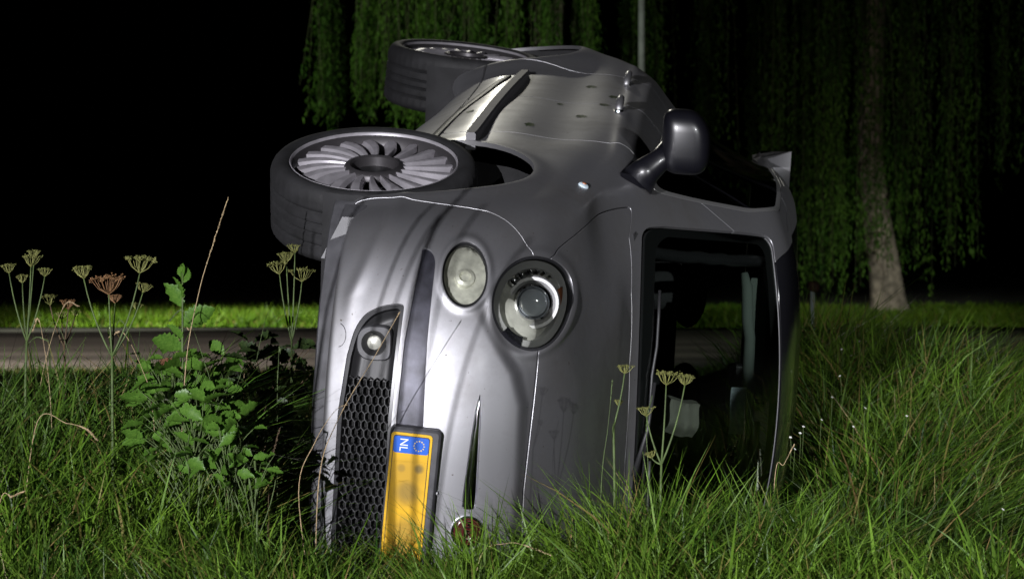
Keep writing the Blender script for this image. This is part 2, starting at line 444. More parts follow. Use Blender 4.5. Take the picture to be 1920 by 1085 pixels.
def build_body():
    G = body_grid()
    rows = [12, 14, 20, 20, 20, 20, 22, 20, 18, 18, 20, 18, 18, 16, 12]
    cols = [40, 36, 34, 26, 22, 18, 18, 20, 18, 18, 16, 14, 10, 8]
    H = cr(G, cols, 1, mirror=1)
    H = cr(H, rows, 0)
    H[:, 0, 1] = 0; H[:, -1, 1] = 0; H[-1, :, 1] = 0
    for _ in range(10):        # relax
        K = H.copy()
        L = np.concatenate([H[:, 1:2]*[1, -1, 1], H[:, :-1]], 1); Rr = np.concatenate([H[:, 1:], H[:, -2:-1]*[1, -1, 1]], 1)
        K[1:-1] = .5*H[1:-1]+.125*(L[1:-1]+Rr[1:-1]+H[:-2]+H[2:])
        H = K
        H[:, 0, 1] = 0; H[:, -1, 1] = 0
    nr, nc = H.shape[:2]
    R_ = H.reshape(-1, 3).copy(); R_[:, 1] *= -1            # right half (y negative)
    L_ = H.reshape(-1, 3).copy()
    idx = np.arange(nr*nc).reshape(nr, nc)
    a, b, c, d = idx[:-1, :-1].ravel(), idx[:-1, 1:].ravel(), idx[1:, 1:].ravel(), idx[1:, :-1].ravel()
    FR = np.concatenate([np.stack([a, c, b], 1), np.stack([a, d, c], 1)])
    FL = np.concatenate([np.stack([a, b, c], 1), np.stack([a, c, d], 1)])+nr*nc
    V = np.concatenate([R_, L_]); F = np.concatenate([FR, FL])
    key = np.round(V*20000).astype(np.int64)
    _, first, inv = np.unique(key, axis=0, return_index=True, return_inverse=True)
    inv = inv.ravel()
    V = V[first]; F = inv[F]
    F = F[(F[:, 0] != F[:, 1]) & (F[:, 1] != F[:, 2]) & (F[:, 0] != F[:, 2])]
    N = vnormals(V, F)
    # outward check
    if (N[np.argmax(V[:, 0])][0]) < 0:
        F = F[:, ::-1].copy(); N = -N
    # relief
    x, s, z = V[:, 0], np.abs(V[:, 1]), V[:, 2]
    h = np.zeros(len(V))
    frontm = smoothstep(.30, .45, x)
    # soft shelf: the pod of the nose stands forward, a hollow runs up to the bonnet edge
    zb = np.interp(s, [0, .15, .335, .42, .50, .60], [.795, .80, .80, .775, .725, .66])
    g = z-zb
    fade = smoothstep(.62, .50, s)
    h += -0.020*smoothstep(-.012, .035, g)*smoothstep(.15, .05, g)*fade*frontm
    # raised lips round the lamps
    for e, w in ((HEAD, .010), (LOWL, .007)):
        d = ell(V, e)
        h += 0.0065*np.exp(-((d-.004)/w)**2)*frontm
    # crease across the upper corner of the bumper
    zc = np.interp(s, [.3, .6, .75, .9], [.30, .33, .39, .47])
    h += 0.006*np.exp(-((z-zc)/.02)**2)*frontm*smoothstep(.5, .65, s)
    # wheel arch flares
    for xc, zc_ in ((0, .375), (-2.612, .385)):
        d = np.hypot(x-xc, z-zc_)-.385
        h += (0.014 if xc == 0 else .034)*np.exp(-(np.maximum(d, 0)/(.045 if xc == 0 else .085))**2)*smoothstep(.6, .75, s)*(z > .2)
    # belt crease and door hollow
    mid = smoothstep(-.35, -.6, x)*smoothstep(-2.9, -2.4, x)
    h += 0.007*np.exp(-((z-.985)/.022)**2)*smoothstep(.7, .8, s)*mid
    h += -0.010*np.exp(-((z-.80)/.10)**2)*smoothstep(.7, .8, s)*mid
    V = V+N*h[:, None]
    N = vnormals(V, F)
    return V, N, F

def vnormals(V, F):
    fn = np.cross(V[F[:, 1]]-V[F[:, 0]], V[F[:, 2]]-V[F[:, 0]])
    N = np.zeros_like(V)
    for k in range(3):
        for ax in range(3):
            N[:, ax] += np.bincount(F[:, k], fn[:, ax], len(V))
    return N/(np.linalg.norm(N, axis=1)[:, None]+1e-12)

def compact(V, N, F):
    u, inv = np.unique(F, return_inverse=True)
    return V[u], N[u], inv.reshape(F.shape)

def clip(mesh, fn):
    """split a triangle mesh along fn = 0: (inside, outside)"""
    V, N, F = mesh
    if len(F) == 0: return mesh, mesh
    f = fn(V).astype(float)
    f = np.where(np.abs(f) < 1e-7, 1e-7, f)
    neg = f < 0
    c = neg[F].sum(1)
    ins = F[c == 3]; outs = F[c == 0]
    mix = F[(c == 1) | (c == 2)]
    if len(mix) == 0:
        return compact(V, N, ins), compact(V, N, outs)
    nm = neg[mix]; cm = nm.sum(1)
    lone = np.where(cm == 1, nm.argmax(1), (~nm).argmax(1))
    r = np.arange(len(mix))
    A = mix[r, lone]; Bv = mix[r, (lone+1) % 3]; C = mix[r, (lone+2) % 3]
    e = np.concatenate([np.stack([A, Bv], 1), np.stack([A, C], 1)])
    es = np.sort(e, 1)
    u, inv = np.unique(es, axis=0, return_inverse=True); inv = inv.ravel()
    fa, fb = f[u[:, 0]], f[u[:, 1]]
    t = fa/(fa-fb)
    Pn = V[u[:, 0]]+(V[u[:, 1]]-V[u[:, 0]])*t[:, None]
    fm = fn(Pn)
    # one regula-falsi step
    lo = np.sign(fm) == np.sign(fa)
    t0 = np.where(lo, t, 0); t1 = np.where(lo, 1, t); f0 = np.where(lo, fm, fa); f1 = np.where(lo, fb, fm)
    with np.errstate(all='ignore'):
        t2 = t0+(t1-t0)*f0/(f0-f1)
    t2 = np.where(np.isfinite(t2) & (np.abs(fa-fb) < .5), t2, t)
    t2 = np.clip(t2, 0.002, .998)
    Pn = V[u[:, 0]]+(V[u[:, 1]]-V[u[:, 0]])*t2[:, None]
    Nn = N[u[:, 0]]+(N[u[:, 1]]-N[u[:, 0]])*t2[:, None]; Nn /= np.linalg.norm(Nn, axis=1)[:, None]+1e-12
    n0 = len(V)
    V2 = np.concatenate([V, Pn]); N2 = np.concatenate([N, Nn])
    m = len(mix)
    AB = inv[:m]+n0; AC = inv[m:]+n0
    one = np.stack([A, AB, AC], 1)
    two = np.concatenate([np.stack([AB, Bv, C], 1), np.stack([AB, C, AC], 1)])
    loneneg = cm == 1
    l2 = np.concatenate([loneneg, loneneg])
    ins = np.concatenate([ins, one[loneneg], two[~l2]])
    outs = np.concatenate([outs, one[~loneneg], two[l2]])
    return compact(V2, N2, ins), compact(V2, N2, outs)

def rim(mesh, depth, shrink=0.0):
    """turn the cut edges of a panel inwards so that it has thickness"""
    V, N, F = mesh
    e = np.concatenate([F[:, [0, 1]], F[:, [1, 2]], F[:, [2, 0]]])
    es = np.sort(e, 1)
    u, inv, cnt = np.unique(es, axis=0, return_inverse=True, return_counts=True)
    be = e[cnt[inv.ravel()] == 1]
    if len(be) == 0: return mesh
    a, b = V[be[:, 0]], V[be[:, 1]]
    na, nb = N[be[:, 0]], N[be[:, 1]]
    out = np.cross(b-a, na+nb); ln = np.linalg.norm(out, axis=1); out /= (ln[:, None]+1e-12)
    # shared vertices, smooth rim
    ub, ib = np.unique(be, return_inverse=True); ib = ib.reshape(be.shape)
    on = np.zeros((len(ub), 3))
    for k in range(2):
        for ax in range(3):
            on[:, ax] += np.bincount(ib[:, k], out[:, ax], len(ub))
    on /= np.linalg.norm(on, axis=1)[:, None]+1e-12
    top = V[ub]; r1 = top+on*0.0012-N[ub]*0.0015; low = top+on*0.001-N[ub]*depth
    n0 = len(V); k = len(ub)
    V2 = np.concatenate([V, top, r1, low])
    N2 = np.concatenate([N, (N[ub]+on)*.7071, on, on])
    T, R1, L = n0+ib, n0+k+ib, n0+2*k+ib
    q = []
    for P, Q in ((T, R1), (R1, L)):
        q += [np.stack([P[:, 1], P[:, 0], Q[:, 0]], 1), np.stack([P[:, 1], Q[:, 0], Q[:, 1]], 1)]
    F2 = np.concatenate([F]+q)
    return V2, N2, F2

def panel(name, mesh, mat, parent, depth=0.014):
    if len(mesh[2]) == 0: return None
    V, N, F = rim(mesh, depth) if depth else mesh
    return mesh_obj(name, V, F, mat, parent, N)

def push(mesh, d):
    Vm, Nm, Fm = mesh
    return Vm+Nm*(d if np.isscalar(d) else d[:, None]), Nm, Fm


def split(mesh, fn, gap=0.0025):
    a, _ = clip(mesh, lambda P: fn(P)+gap)
    _, b = clip(mesh, lambda P: fn(P)-gap)
    return a, b

CARROOT = thing("overturned_car", "grey hatchback lying on its side with its nose in the ditch", "car")
CARROOT.matrix_world = M_CAR
CAR = CARROOT

V, N, F = build_body()
body = (V, N, F)
ab = lambda P: np.abs(P[:, 1])

# wheel arches
def f_arch(P):
    d1 = np.hypot(P[:, 0], P[:, 2]-.375)-.385
    d2 = np.hypot(P[:, 0]+2.612, P[:, 2]-.385)-.385
    d = np.minimum(d1, d2)
    return np.where(ab(P) > .55, d, 1.0)
_, body = clip(body, f_arch)
# windscreen, cut in the front view
def f_ws(P):
    s, z, x = ab(P), P[:, 2], P[:, 0]
    side_ = (s-np.interp(z, [1.05, 1.15, 1.35, 1.60], [.668, .645, .578, .490]))
    bot = (1.098-.012*(s/.6)**2)-z
    top = z-(1.548-.05*(s/.5)**2)
    f = smax(smax(side_, bot, .03), top, .035)
    return np.where((x > -1.3), f, 1.0)
ws, body = split(body, f_ws, 0.003)
# side glass, cut in the side view
def f_dlo(P):
    x, z, s = P[:, 0], P[:, 2], ab(P)
    belt = np.interp(x, [-3, -2.3, -1.6, -.9, -.3], [1.175, 1.135, 1.115, 1.105, 1.09])-z
    top = z-np.interp(x, [-3.0, -2.6, -2.0, -1.4, -.9], [1.50, 1.53, 1.54, 1.535, 1.51])
    ap = (x-np.interp(z, [1.08, 1.25, 1.42, 1.55], [-.36, -.655, -.945, -1.19]))*.55
    rear = (-2.80-(z-1.2)*(-.22)-x)
    rear = (-2.84+(z-1.15)*.25)-x
    f = smax(smax(smax(belt, top, .07), ap, .05), rear, .13)
    return np.where((s > .45) & (x < -.3) & (x > -3.05), f, 1.0)
dlo, body = split(body, f_dlo, 0.0015)
# bright moulding round the side glass
_, ring = clip(dlo, lambda P: f_dlo(P)+.016)
_, dlo = clip(dlo, lambda P: -(f_dlo(P)+.016))if False else (None, clip(dlo, lambda P: f_dlo(P)+.016)[0])
# gloss black roof panel behind the windscreen header
def f_roof(P):
    s, z, x = ab(P), P[:, 2], P[:, 0]
    f = smax(1.520-.03*(s/.5)**2-z, s-np.interp(x, [-3, -1.6, -1.1, -.8], [.40, .44, .47, .46]), .05)
    f = smax(f, -2.75-x, .06)
    return f
roof_g, body = split(body, f_roof, .002)
# rear window
def f_rw(P):
    s, z, x = ab(P), P[:, 2], P[:, 0]
    f = smax(smax(s-np.interp(z, [1.1, 1.5], [.60, .42]), 1.14-z, .08), z-1.50, .08)
    return np.where((x < -3.0), f, 1.0)
rw, body = split(body, f_rw, .003)
# tail lamps
def f_tl(P):
    f = np.hypot((ab(P)-.66)/.8, (P[:, 2]-.98)/1.3)-.10
    return np.where(P[:, 0] < -2.95, f, 1.0)
tl, body = split(body, f_tl, .002)
# headlamp and lower lamp holes
fh = lambda P: far(P, ell(P, HEAD), .2)
fl = lambda P: far(P, ell(P, LOWL), .3)
head_s, body = clip(body, fh)
low_s, body = clip(body, fl)
# lower grille opening (with the fog lamp housings at both ends)
def f_gr(P):
    s, z, x = ab(P), P[:, 2], P[:, 0]
    lo = np.interp(s, [0, .3, .45, .56, .65], [.305, .312, .328, .352, .40])-z
    hi = z-np.interp(s, [0, .3, .5, .7], [.458, .460, .470, .480])
    f = smax(smax(s-.592, lo, .10), hi, .012)
    return np.where(x > .3, f, 1.0)
gr_s, body = clip(body, f_gr)
# dark bar beside the plate
def f_bar(P):
    s, z, x = ab(P), P[:, 2], P[:, 0]
    lo = np.interp(s, [0, .3, .5, .7], [.470, .472, .482, .506])-z
    hi = z-np.interp(s, [0, .3, .5, .74], [.545, .545, .543, .548])
    f = smax(smax(s-.728, lo, .006), hi, .045)
    return np.where(x > .3, f, 1.0)
bar_s, body = clip(body, f_bar)
# chrome whisker beside the badge
def f_wh(P):
    s, z, x = ab(P), P[:, 2], P[:, 0]
    w = np.interp(s, [.05, .10, .25, .33, .372], [.019, .020, .013, .008, .001])
    f = np.maximum(np.maximum(np.abs(z-np.interp(s, [.05, .37], [.674, .690]))-w, s-.372), .062-s)
    return np.where(x > .5, f, 1.0)
wh_s, body = clip(body, f_wh)

# bonnet
def f_hood(P):
    s, z, x = ab(P), P[:, 2], P[:, 0]
    f1 = np.interp(s, [0, .1, .344, .468, .6, .8], [.812, .813, .828, .833, .84, .84])-z
    f2 = s-np.polyval(np.polyfit([-.4, -.2, 0, .25, .5, .62], [.690, .722, .740, .725, .680, .65], 3), np.clip(x, -.4, .65))
    f3 = (np.interp(s, [0, .3, .5, .65, .75], [.055, .04, -.015, -.10, -.24])-x)
    f = smax(smax(f1, f2, .01), f3, .03)
    return np.where(x > -.6, f, 1.0)
hood, body = split(body, f_hood, .0024)
# bumper against fender
def f_bmp(P):
    s, z, x = ab(P), P[:, 2], P[:, 0]
    xs = .405+.05*smoothstep(.3, .70, z)+.9*np.maximum(z-.66, 0)**1.25
    return np.where(x > .1, xs-x, 1.0)
bmp, body = split(body, f_bmp, .0018)
# doors
def f_door(x0, x1):
    def f(P):
        x, z = P[:, 0], P[:, 2]
        fx = np.maximum(x-(x1+.10*np.maximum(z-1.05, 0)*-5.0), (x0)-x)
        f_ = smax(smax(fx, .43-z, .05), z-1.555, .06)
        return np.where(ab(P) > .5, f_, 1.0)
    return f
fd, body = split(body, f_door(-1.42, -.56), .0022)
rd, body = split(body, f_door(-2.26, -1.43), .0022)
sill, body = split(body, lambda P: np.where((P[:, 0] < -.36) & (P[:, 0] > -2.25), np.maximum(P[:, 2]-.425, .2-P[:, 2]), 1.0), .0016)

panel("body_shell", body, M['paint'], CAR)
panel("bonnet", hood, M['paint'], CAR)
bumper = panel("front_bumper", bmp, M['paint'], CAR, .03)
def halves(m):
    return clip(m, lambda P: P[:, 1])
for m_ in halves(fd): panel("front_door", m_, M['paint'], CAR)
for m_ in halves(rd): panel("rear_door", m_, M['paint'], CAR)
for m_ in halves(sill): panel("sill", m_, M['paint'], CAR)
windscreen = panel("windscreen", ws, M['glass'], CAR, 0)
panel("black_roof", roof_g, M['gloss'], CAR)
panel("rear_window", rw, M['glass'], CAR, 0)
for m_ in halves(tl): panel("tail_lamp", m_, M['tail'], CAR, .01)
for m_ in halves(ring): panel("window_moulding", m_, M['moulding'], CAR, .006)
for x0, x1 in ((-.95, 0), (-1.40, -.98), (-2.20, -1.46), (-3.2, -2.26)):
    pane, _ = clip(dlo, lambda P: np.maximum(x0-P[:, 0], P[:, 0]-x1))
    for m_ in halves(pane):
        panel("side_window", m_, M['glass'], CAR, 0)
for xc in (-.965, -1.43, -2.23):
    post, _ = clip(dlo, lambda P: np.abs(P[:, 0]-xc)-(.03 if xc != -.965 else .015))
    for m_ in halves(post): panel("window_post", m_, M['gloss'], CAR, .01)
# black ceramic border of the windscreen, a few millimetres inside the glass
_, frit = clip(ws, lambda P: f_ws(P)+np.interp(P[:, 2], [1.1, 1.16, 1.45, 1.54], [.06, .022, .022, .035]))
frit = (frit[0]-frit[1]*.004, frit[1], frit[2])
_, sealm = clip(ws, lambda P: f_ws(P)+.005)
sealm, _ = clip(sealm, lambda P: 1.47-P[:, 2])
panel("windscreen_seal", push(sealm, .0015), M['seal_grey'], CAR, .006)
panel("windscreen_border", frit, M['black'], CAR, 0)
#DETAILS
# ------------------------------------------------------------------ looking the body surface up
BV, BN = V, N
_front = np.where(BV[:, 0] > .15)[0]; FV, FN = BV[_front], BN[_front]
def on_front(y, z):
    """point and normal of the nose at lateral y, height z"""
    d = (FV[:, 1]-y)**2+(FV[:, 2]-z)**2
    i = np.argpartition(d, 4)[:4]; w = 1/(d[i]+1e-7); w /= w.sum()
    n = (FN[i]*w[:, None]).sum(0)
    return np.array([(FV[i, 0]*w).sum(), y, z]), n/np.linalg.norm(n)
_side = np.where((BN[:, 1] < -.2) & (BV[:, 1] < -.4))[0]; SV, SN = BV[_side], BN[_side]
def on_side(x, z, sign=-1):
    d = (SV[:, 0]-x)**2+(SV[:, 2]-z)**2
    i = np.argpartition(d, 4)[:4]; w = 1/(d[i]+1e-7); w /= w.sum()
    n = (SN[i]*w[:, None]).sum(0); n /= np.linalg.norm(n)
    y = (SV[i, 1]*w).sum()
    if sign > 0: y = -y; n = n*[1, -1, 1]
    return np.array([x, y, z]), n

# ------------------------------------------------------------------ lamps
def lamp_side(mesh, sg): return clip(mesh, (lambda P: P[:, 1]*1.0) if sg < 0 else (lambda P: -P[:, 1]))[0]
def circ(name, c, prof, mat, parent, ax=(1, 0, 0), seg=40):
    o = bm_obj(name, lathe(prof, seg), mat, parent, angle=35)
    o.matrix_local = basis(c, ax, (0, 0, 1))
    return o

for sg in (-1, 1):
    hs = lamp_side(head_s, sg)
    dome = push(hs, -.006+.016*(1-np.clip(1+ell(hs[0], HEAD)/.098, 0, 1)**2))
    bowl = push(hs, -.012-.045*(1-np.clip(1+ell(hs[0], HEAD)/.098, 0, 1)**2.2))
    housing = mesh_obj("headlamp", *bowl[:1], bowl[2], M['reflector'], CAR, bowl[1])
    mesh_obj("lens", dome[0], dome[2], M['lens'], housing, dome[1])
    # painted-in rim of the opening
    ringm = clip(hs, lambda P: -(ell(P, HEAD)+.007))[0]
    ringm = push(ringm, -.004)
    Vr, Nr, Fr = rim(ringm, .03)
    mesh_obj("seal", Vr, Fr, M['trim'], housing, Nr)
    ring2 = clip(clip(hs, lambda P: -(ell(P, HEAD)+.022))[0], lambda P: ell(P, HEAD)+.009)[0]
    ring2 = push(ring2, -.010)
    Vr, Nr, Fr = rim(ring2, .03)
    mesh_obj("bezel", Vr, Fr, M['bezel'], housing, Nr)
    cy, cz = .590*sg, .812
    P0, n0 = on_front(cy, cz)
    axx = Vector((1, .16*sg, .10)).normalized()
    c0 = Vector(P0)-axx*.045
    circ("projector_ring", c0, [(.070, -.03), (.075, 0.0), (.070, .012), (.062, .012), (.055, 0), (.050, -.012), (.052, -.03)], M['bezel'], housing, axx)
    circ("projector_ring", c0, [(.050, -.02), (.050, .014), (.045, .018), (.041, .014), (.041, -.02)], M['chrome'], housing, axx)
    circ("projector", c0, [(.040, -.01)]+[(.040*math.cos(a), .006+.024*math.sin(a)) for a in np.linspace(0, math.pi/2, 8)], M['ball'], housing, axx)
    # row of small round reflectors above the projector (towards the wing)
    for k in range(6):
        a = math.radians(-38+k*17)
        q = Vector((0, sg*math.cos(a)*.080, math.sin(a)*.072-.004))
        pp, nn = on_front(cy+q.y, cz+q.z)
        circ("running_light", Vector(pp)-Vector(nn)*.015, [(.011, -.008), (.011, 0), (.007, .001), (0, -.006)], M['chrome'], housing, nn, 14)
    # orange side reflector, gloss black patch
    for nm, mt, (a0, a1), (r0, r1) in (("side_reflector", M['orange'], (76, 102), (.60, .75)), ("lens_patch", M['gloss'], (192, 232), (.66, .93))):
        bm = bmesh.new(); pr = []
        for k in range(9):
            a = math.radians(a0+(a1-a0)*k/8)
            row = []
            for rr in (r0, r1):
                # angle measured from the lateral (outboard) axis towards the bonnet
                ls, lz = rr*math.cos(a)*HEAD[2], rr*math.sin(a)*HEAD[3]*1.08
                pp, nn = on_front(sg*(HEAD[0]+ls), HEAD[1]+lz)
                p1 = Vector(pp)-Vector(nn)*.006; row.append([bm.verts.new(p1), bm.verts.new(p1-Vector(nn)*.012)])
            pr.append(row)
        for A_, B_ in zip(pr, pr[1:]):
            bm.faces.new((A_[0][0], A_[1][0], B_[1][0], B_[0][0]))
            bm.faces.new((A_[0][0], B_[0][0], B_[0][1], A_[0][1])); bm.faces.new((A_[1][0], A_[1][1], B_[1][1], B_[1][0]))
        bm_obj(nm, bm, mt, housing)
    # small lower lamp
    ls_ = lamp_side(low_s, sg)
    rr = np.clip(1+ell(ls_[0], LOWL)/.060, 0, 1)
    bowl = push(ls_, -.010-.028*(1-rr**2))
    low = mesh_obj("lower_lamp", bowl[0], bowl[2], M['haze_reflector'], CAR, bowl[1])
    dome = push(ls_, -.005+.012*(1-rr**2))
    mesh_obj("lens", dome[0], dome[2], M['lens'], low, dome[1])
    ringm = push(clip(ls_, lambda P: -(ell(P, LOWL)+.006))[0], -.004)
    Vr, Nr, Fr = rim(ringm, .025)
    mesh_obj("seal", Vr, Fr, M['trim'], low, Nr)
    pp, nn = on_front(sg*(LOWL[0]+.004), LOWL[1]+.003)
    circ("bulb_holder", Vector(pp)-Vector(nn)*.036, [(.030, -.005), (.026, .012), (.017, .016), (.012, .004), (0, .002)], M['haze_reflector'], low, nn, 28)

# ------------------------------------------------------------------ lower grille
hexes = bmesh.new()
ha, hb = .0150, .0088
zlo = lambda y: float(np.interp(abs(y), [0, .3, .45], [.300, .308, .325]))
for i in range(-18, 19):
    for j in range(0, 12):
        yc = i*1.5*ha; zc = .296+j*2*hb+(hb if i % 2 else 0)
        if abs(yc) > .402 or zc < zlo(yc)-.002 or zc > .466: continue
        pts = [(yc+ha, zc), (yc+ha*.5, zc+hb), (yc-ha*.5, zc+hb), (yc-ha, zc), (yc-ha*.5, zc-hb), (yc+ha*.5, zc-hb)]
        pf = [on_front(a, c)[0][0]-.016 for a, c in pts]
        def mk(s_, b): return [hexes.verts.new((px-b, yc+(a-yc)*s_, zc+(c-zc)*s_)) for px, (a, c) in zip(pf, pts)]
        o_, m_, f_, b_ = mk(1.0, 0), mk(.90, 0), mk(.80, .003), mk(.80, .020)
        for q in range(6):
            r_ = (q+1) % 6
            for A_, B_ in ((o_, m_), (m_, f_), (f_, b_)): hexes.faces.new((A_[q], A_[r_], B_[r_], B_[q]))
bmesh.ops.remove_doubles(hexes, verts=hexes.verts, dist=.0004)
grille = bm_obj("honeycomb_grille", hexes, M['black'], CAR, smooth=False)
gb = push(clip(gr_s, lambda P: ab(P)-.42)[0], -.042)
mesh_obj("backing", gb[0], gb[2], M['void'], grille, gb[1])

# frame round the opening
frm = push(clip(gr_s, lambda P: -(f_gr(P)+.010))[0], -.004)
Vr, Nr, Fr = rim(frm, .03)
mesh_obj("grille_frame", Vr, Fr, M['trim'], CAR, Nr)

for sg in (-1, 1):
    hp = lamp_side(clip(gr_s, lambda P: .392-ab(P))[0], sg)
    hz = np.abs(hp[0][:, 1])
    hp = push(hp, -.012-.026*smoothstep(.0, .03, -f_gr(hp[0])))
    Vr, Nr, Fr = rim(hp, .015)
    hous = mesh_obj("fog_lamp_housing", Vr, Fr, M['black'], CAR, vnormals(Vr, Fr))
    yc, zc = .485*sg, .398
    pp, nn = on_front(yc, zc); ax = Vector((1, .10*sg, 0)).normalized()
    c0 = Vector((pp[0]-.020, yc, zc))
    # rounded bezel with a square corner
    bm = bmesh.new()
    out_, inn, top, bk = [], [], [], []
    m_ = basis(c0, ax, (0, 0, 1))
    for k in range(40):
        a = 2*math.pi*k/40
        ca, sa = math.cos(a), math.sin(a)
        # local x = lateral, local y = height
        e = 5.0 if (sa > 0) else 2.6
        r = .047/((abs(ca)**e+abs(sa)**e)**(1/e))
        inn.append(bm.verts.new(m_@Vector((.0335*ca, .0335*sa, .0035)))); top.append(bm.verts.new(m_@Vector((r*.93*ca, r*.93*sa, .004))))
        out_.append(bm.verts.new(m_@Vector((r*ca, r*sa, -.002)))); bk.append(bm.verts.new(m_@Vector((r*1.02*ca, r*1.02*sa, -.028))))
    wl_ = [bm.verts.new(m_@Vector((.029*math.cos(2*math.pi*k/40), .029*math.sin(2*math.pi*k/40), -.016))) for k in range(40)]
    for k in range(40):
        j = (k+1) % 40
        for A_, B_ in ((wl_, inn), (inn, top), (top, out_), (out_, bk)):
            bm.faces.new((A_[k], A_[j], B_[j], B_[k]))
    bm_obj("fog_lamp_bezel", bm, M['trim2'], hous, angle=40)
    circ("fog_lamp_ring", c0, [(.034, .0045), (.030, -.003), (.0215, -.009), (.0195, -.012)], M['trim'], hous, ax, 30)
    circ("fog_lamp", c0, [(.022, -.016), (.0195, -.010), (.018, -.006), (.010, -.003), (0, -.002)], M['haze_reflector'], hous, ax, 30)

# dark strip between the grille and the lower lamps
for m_ in halves(bar_s):
    q = push(m_, -.003)
    Vr, Nr, Fr = rim(q, .016)
    st = mesh_obj("bumper_strip", Vr, Fr, M['smoked'], CAR, Nr)
# bright whiskers beside the badge
for m_ in halves(wh_s):
    Vm, Nm, Fm = m_
    w = np.interp(np.abs(Vm[:, 1]), [.05, .10, .25, .33, .372], [.019, .020, .013, .008, .001])
    u_ = np.clip(np.abs(Vm[:, 2]-np.interp(np.abs(Vm[:, 1]), [.05, .37], [.674, .690]))/w, 0, 1)
    q = push(m_, -.006+.010*(1-u_**2))
    q = (q[0], vnormals(q[0], q[2]), q[2])
    Vr, Nr, Fr = rim(q, .012)
    mesh_obj("chrome_whisker", Vr, Fr, M['chrome'], CAR, Nr)

# ------------------------------------------------------------------ round badge with its letters
def text_mesh(name, body_, size, ext, mat, parent, mw, sx=1.0):
    cu = D.curves.new(name, 'FONT'); cu.body = body_; cu.size = size; cu.extrude = ext
    cu.align_x = 'CENTER'; cu.align_y = 'CENTER'; cu.resolution_u = 3
    o = D.objects.new(name, cu); COL.objects.link(o)
    bpy.context.view_layer.update()
    me = D.meshes.new_from_object(o.evaluated_get(bpy.context.evaluated_depsgraph_get()))
    D.objects.remove(o)
    me.name = name; me.materials.clear(); me.materials.append(mat)
    r = link(D.objects.new(name, me), parent); r.matrix_local = mw@Matrix.Diagonal((sx, 1, 1, 1))
    return r
pb, nb_ = on_front(0.0, .672)
bw = basis(Vector(pb)+Vector((.002, 0, 0)), nb_, (0, 0, 1))
badge = bm_obj("round_badge", lathe([(.043, -.012), (.0455, -.002), (.044, .004), (.040, .005), (.037, .002)], 48), M['chrome'], CAR, angle=35)
badge.matrix_local = bw
o = bm_obj("badge_face", lathe([(.0375, .001), (.02, .003), (0, .0035)], 40), M['red'], badge)
text_mesh("badge_letters", "FIAT", .034, .0016, M['chrome'], badge, Matrix.Translation((0, 0, .0045)), .92)
o = bm_obj("badge_ring", lathe([(.031, .0015), (.032, .004), (.033, .0015)], 40), M['chrome'], badge)

# ------------------------------------------------------------------ licence plate
pc = Vector((.866, -.012, .505)); pn = Vector((1, 0, .02)).normalized()
pm = basis(pc, pn, (0, 0, 1))@Matrix.Rotation(math.radians(-3.4), 4, 'Z')
def rrect(w, h, r, z0, z1, bev=.0):
    bm = bmesh.new(); loops = []
    for z, ins in ((z0, 0), (z1-bev, 0), (z1, bev)):
        lp = []
        for cx, cy, a0 in ((w/2-r, h/2-r, 0), (-w/2+r, h/2-r, 90), (-w/2+r, -h/2+r, 180), (w/2-r, -h/2+r, 270)):
            for k in range(6):
                a = math.radians(a0+k*18); rr = max(r-ins, .0005)
                lp.append(bm.verts.new((cx+rr*math.cos(a), cy+rr*math.sin(a), z)))
        loops.append(lp)
    for A_, B_ in zip(loops, loops[1:]):
        for k in range(24): bm.faces.new((A_[k], A_[(k+1) % 24], B_[(k+1) % 24], B_[k]))
    bm.faces.new(loops[-1]); bm.faces.new(loops[0][::-1])
    return bm
plate = bm_obj("licence_plate", rrect(.52, .110, .010, 0, .0022, .0006), M['plate_y'], CAR, angle=40)
plate.matrix_local = pm
hold = bm_obj("plate_holder", rrect(.545, .136, .014, -.034, -.001, .006), M['trim2'], plate, angle=40)
hold.location = (0, .008, 0)
# black line of the border
bm = bmesh.new()
a_ = rrect(.506, .097, .008, .0018, .0030)
bm_obj("border_line", a_, M['black'], plate, angle=40)
bm_obj("plate_field", rrect(.5025, .0935, .0065, .002, .0034), M['plate_field'], plate, angle=40)
eu = bm_obj("blue_band", rrect(.046, .0935, .0065, .002, .0042), M['plate_b'], plate, angle=40)
eu.location = (-.2282, 0, 0)
text_mesh("country_letters", "NL", .031, .0004, M['white'], plate, Matrix.Translation((-.228, -.0205, .0045)), .92)
for k in range(12):
    a = 2*math.pi*k/12
    bm = bmesh.new(); vs = []
    for q in range(10):
        rr = .0026 if q % 2 == 0 else .0012
        b_ = math.pi/2+q*math.pi/5
        vs.append(bm.verts.new((-.228+.0135*math.cos(a)+rr*math.cos(b_), .021+.0135*math.sin(a)+rr*math.sin(b_), .0047)))
    f_ = bm.faces.new(vs); r_ = bmesh.ops.extrude_face_region(bm, geom=[f_])
    for v_ in r_['geom']:
        if isinstance(v_, bmesh.types.BMVert): v_.co.z -= .0008
    bm_obj("star", bm, M['star'], plate, smooth=False)
for xx in (-.10, .06):
    bm = bmesh.new(); box(bm, (xx, .074, -.018), (.006, .014, .012)); bm_obj("clip", bm, M['white'], plate, smooth=False)

# ------------------------------------------------------------------ tow cover seam and lower lip
bm = bmesh.new()
pts = []
for k in range(33):
    a = 2*math.pi*k/32
    pp, nn = on_front(-.50+.030*math.cos(a), .300+.022*math.sin(a)); pts.append(Vector(pp)+Vector(nn)*.0002)
tube(bm, pts, .0011, 5, cap=False); bm_obj("tow_cover_seam", bm, M['trim'], CAR)
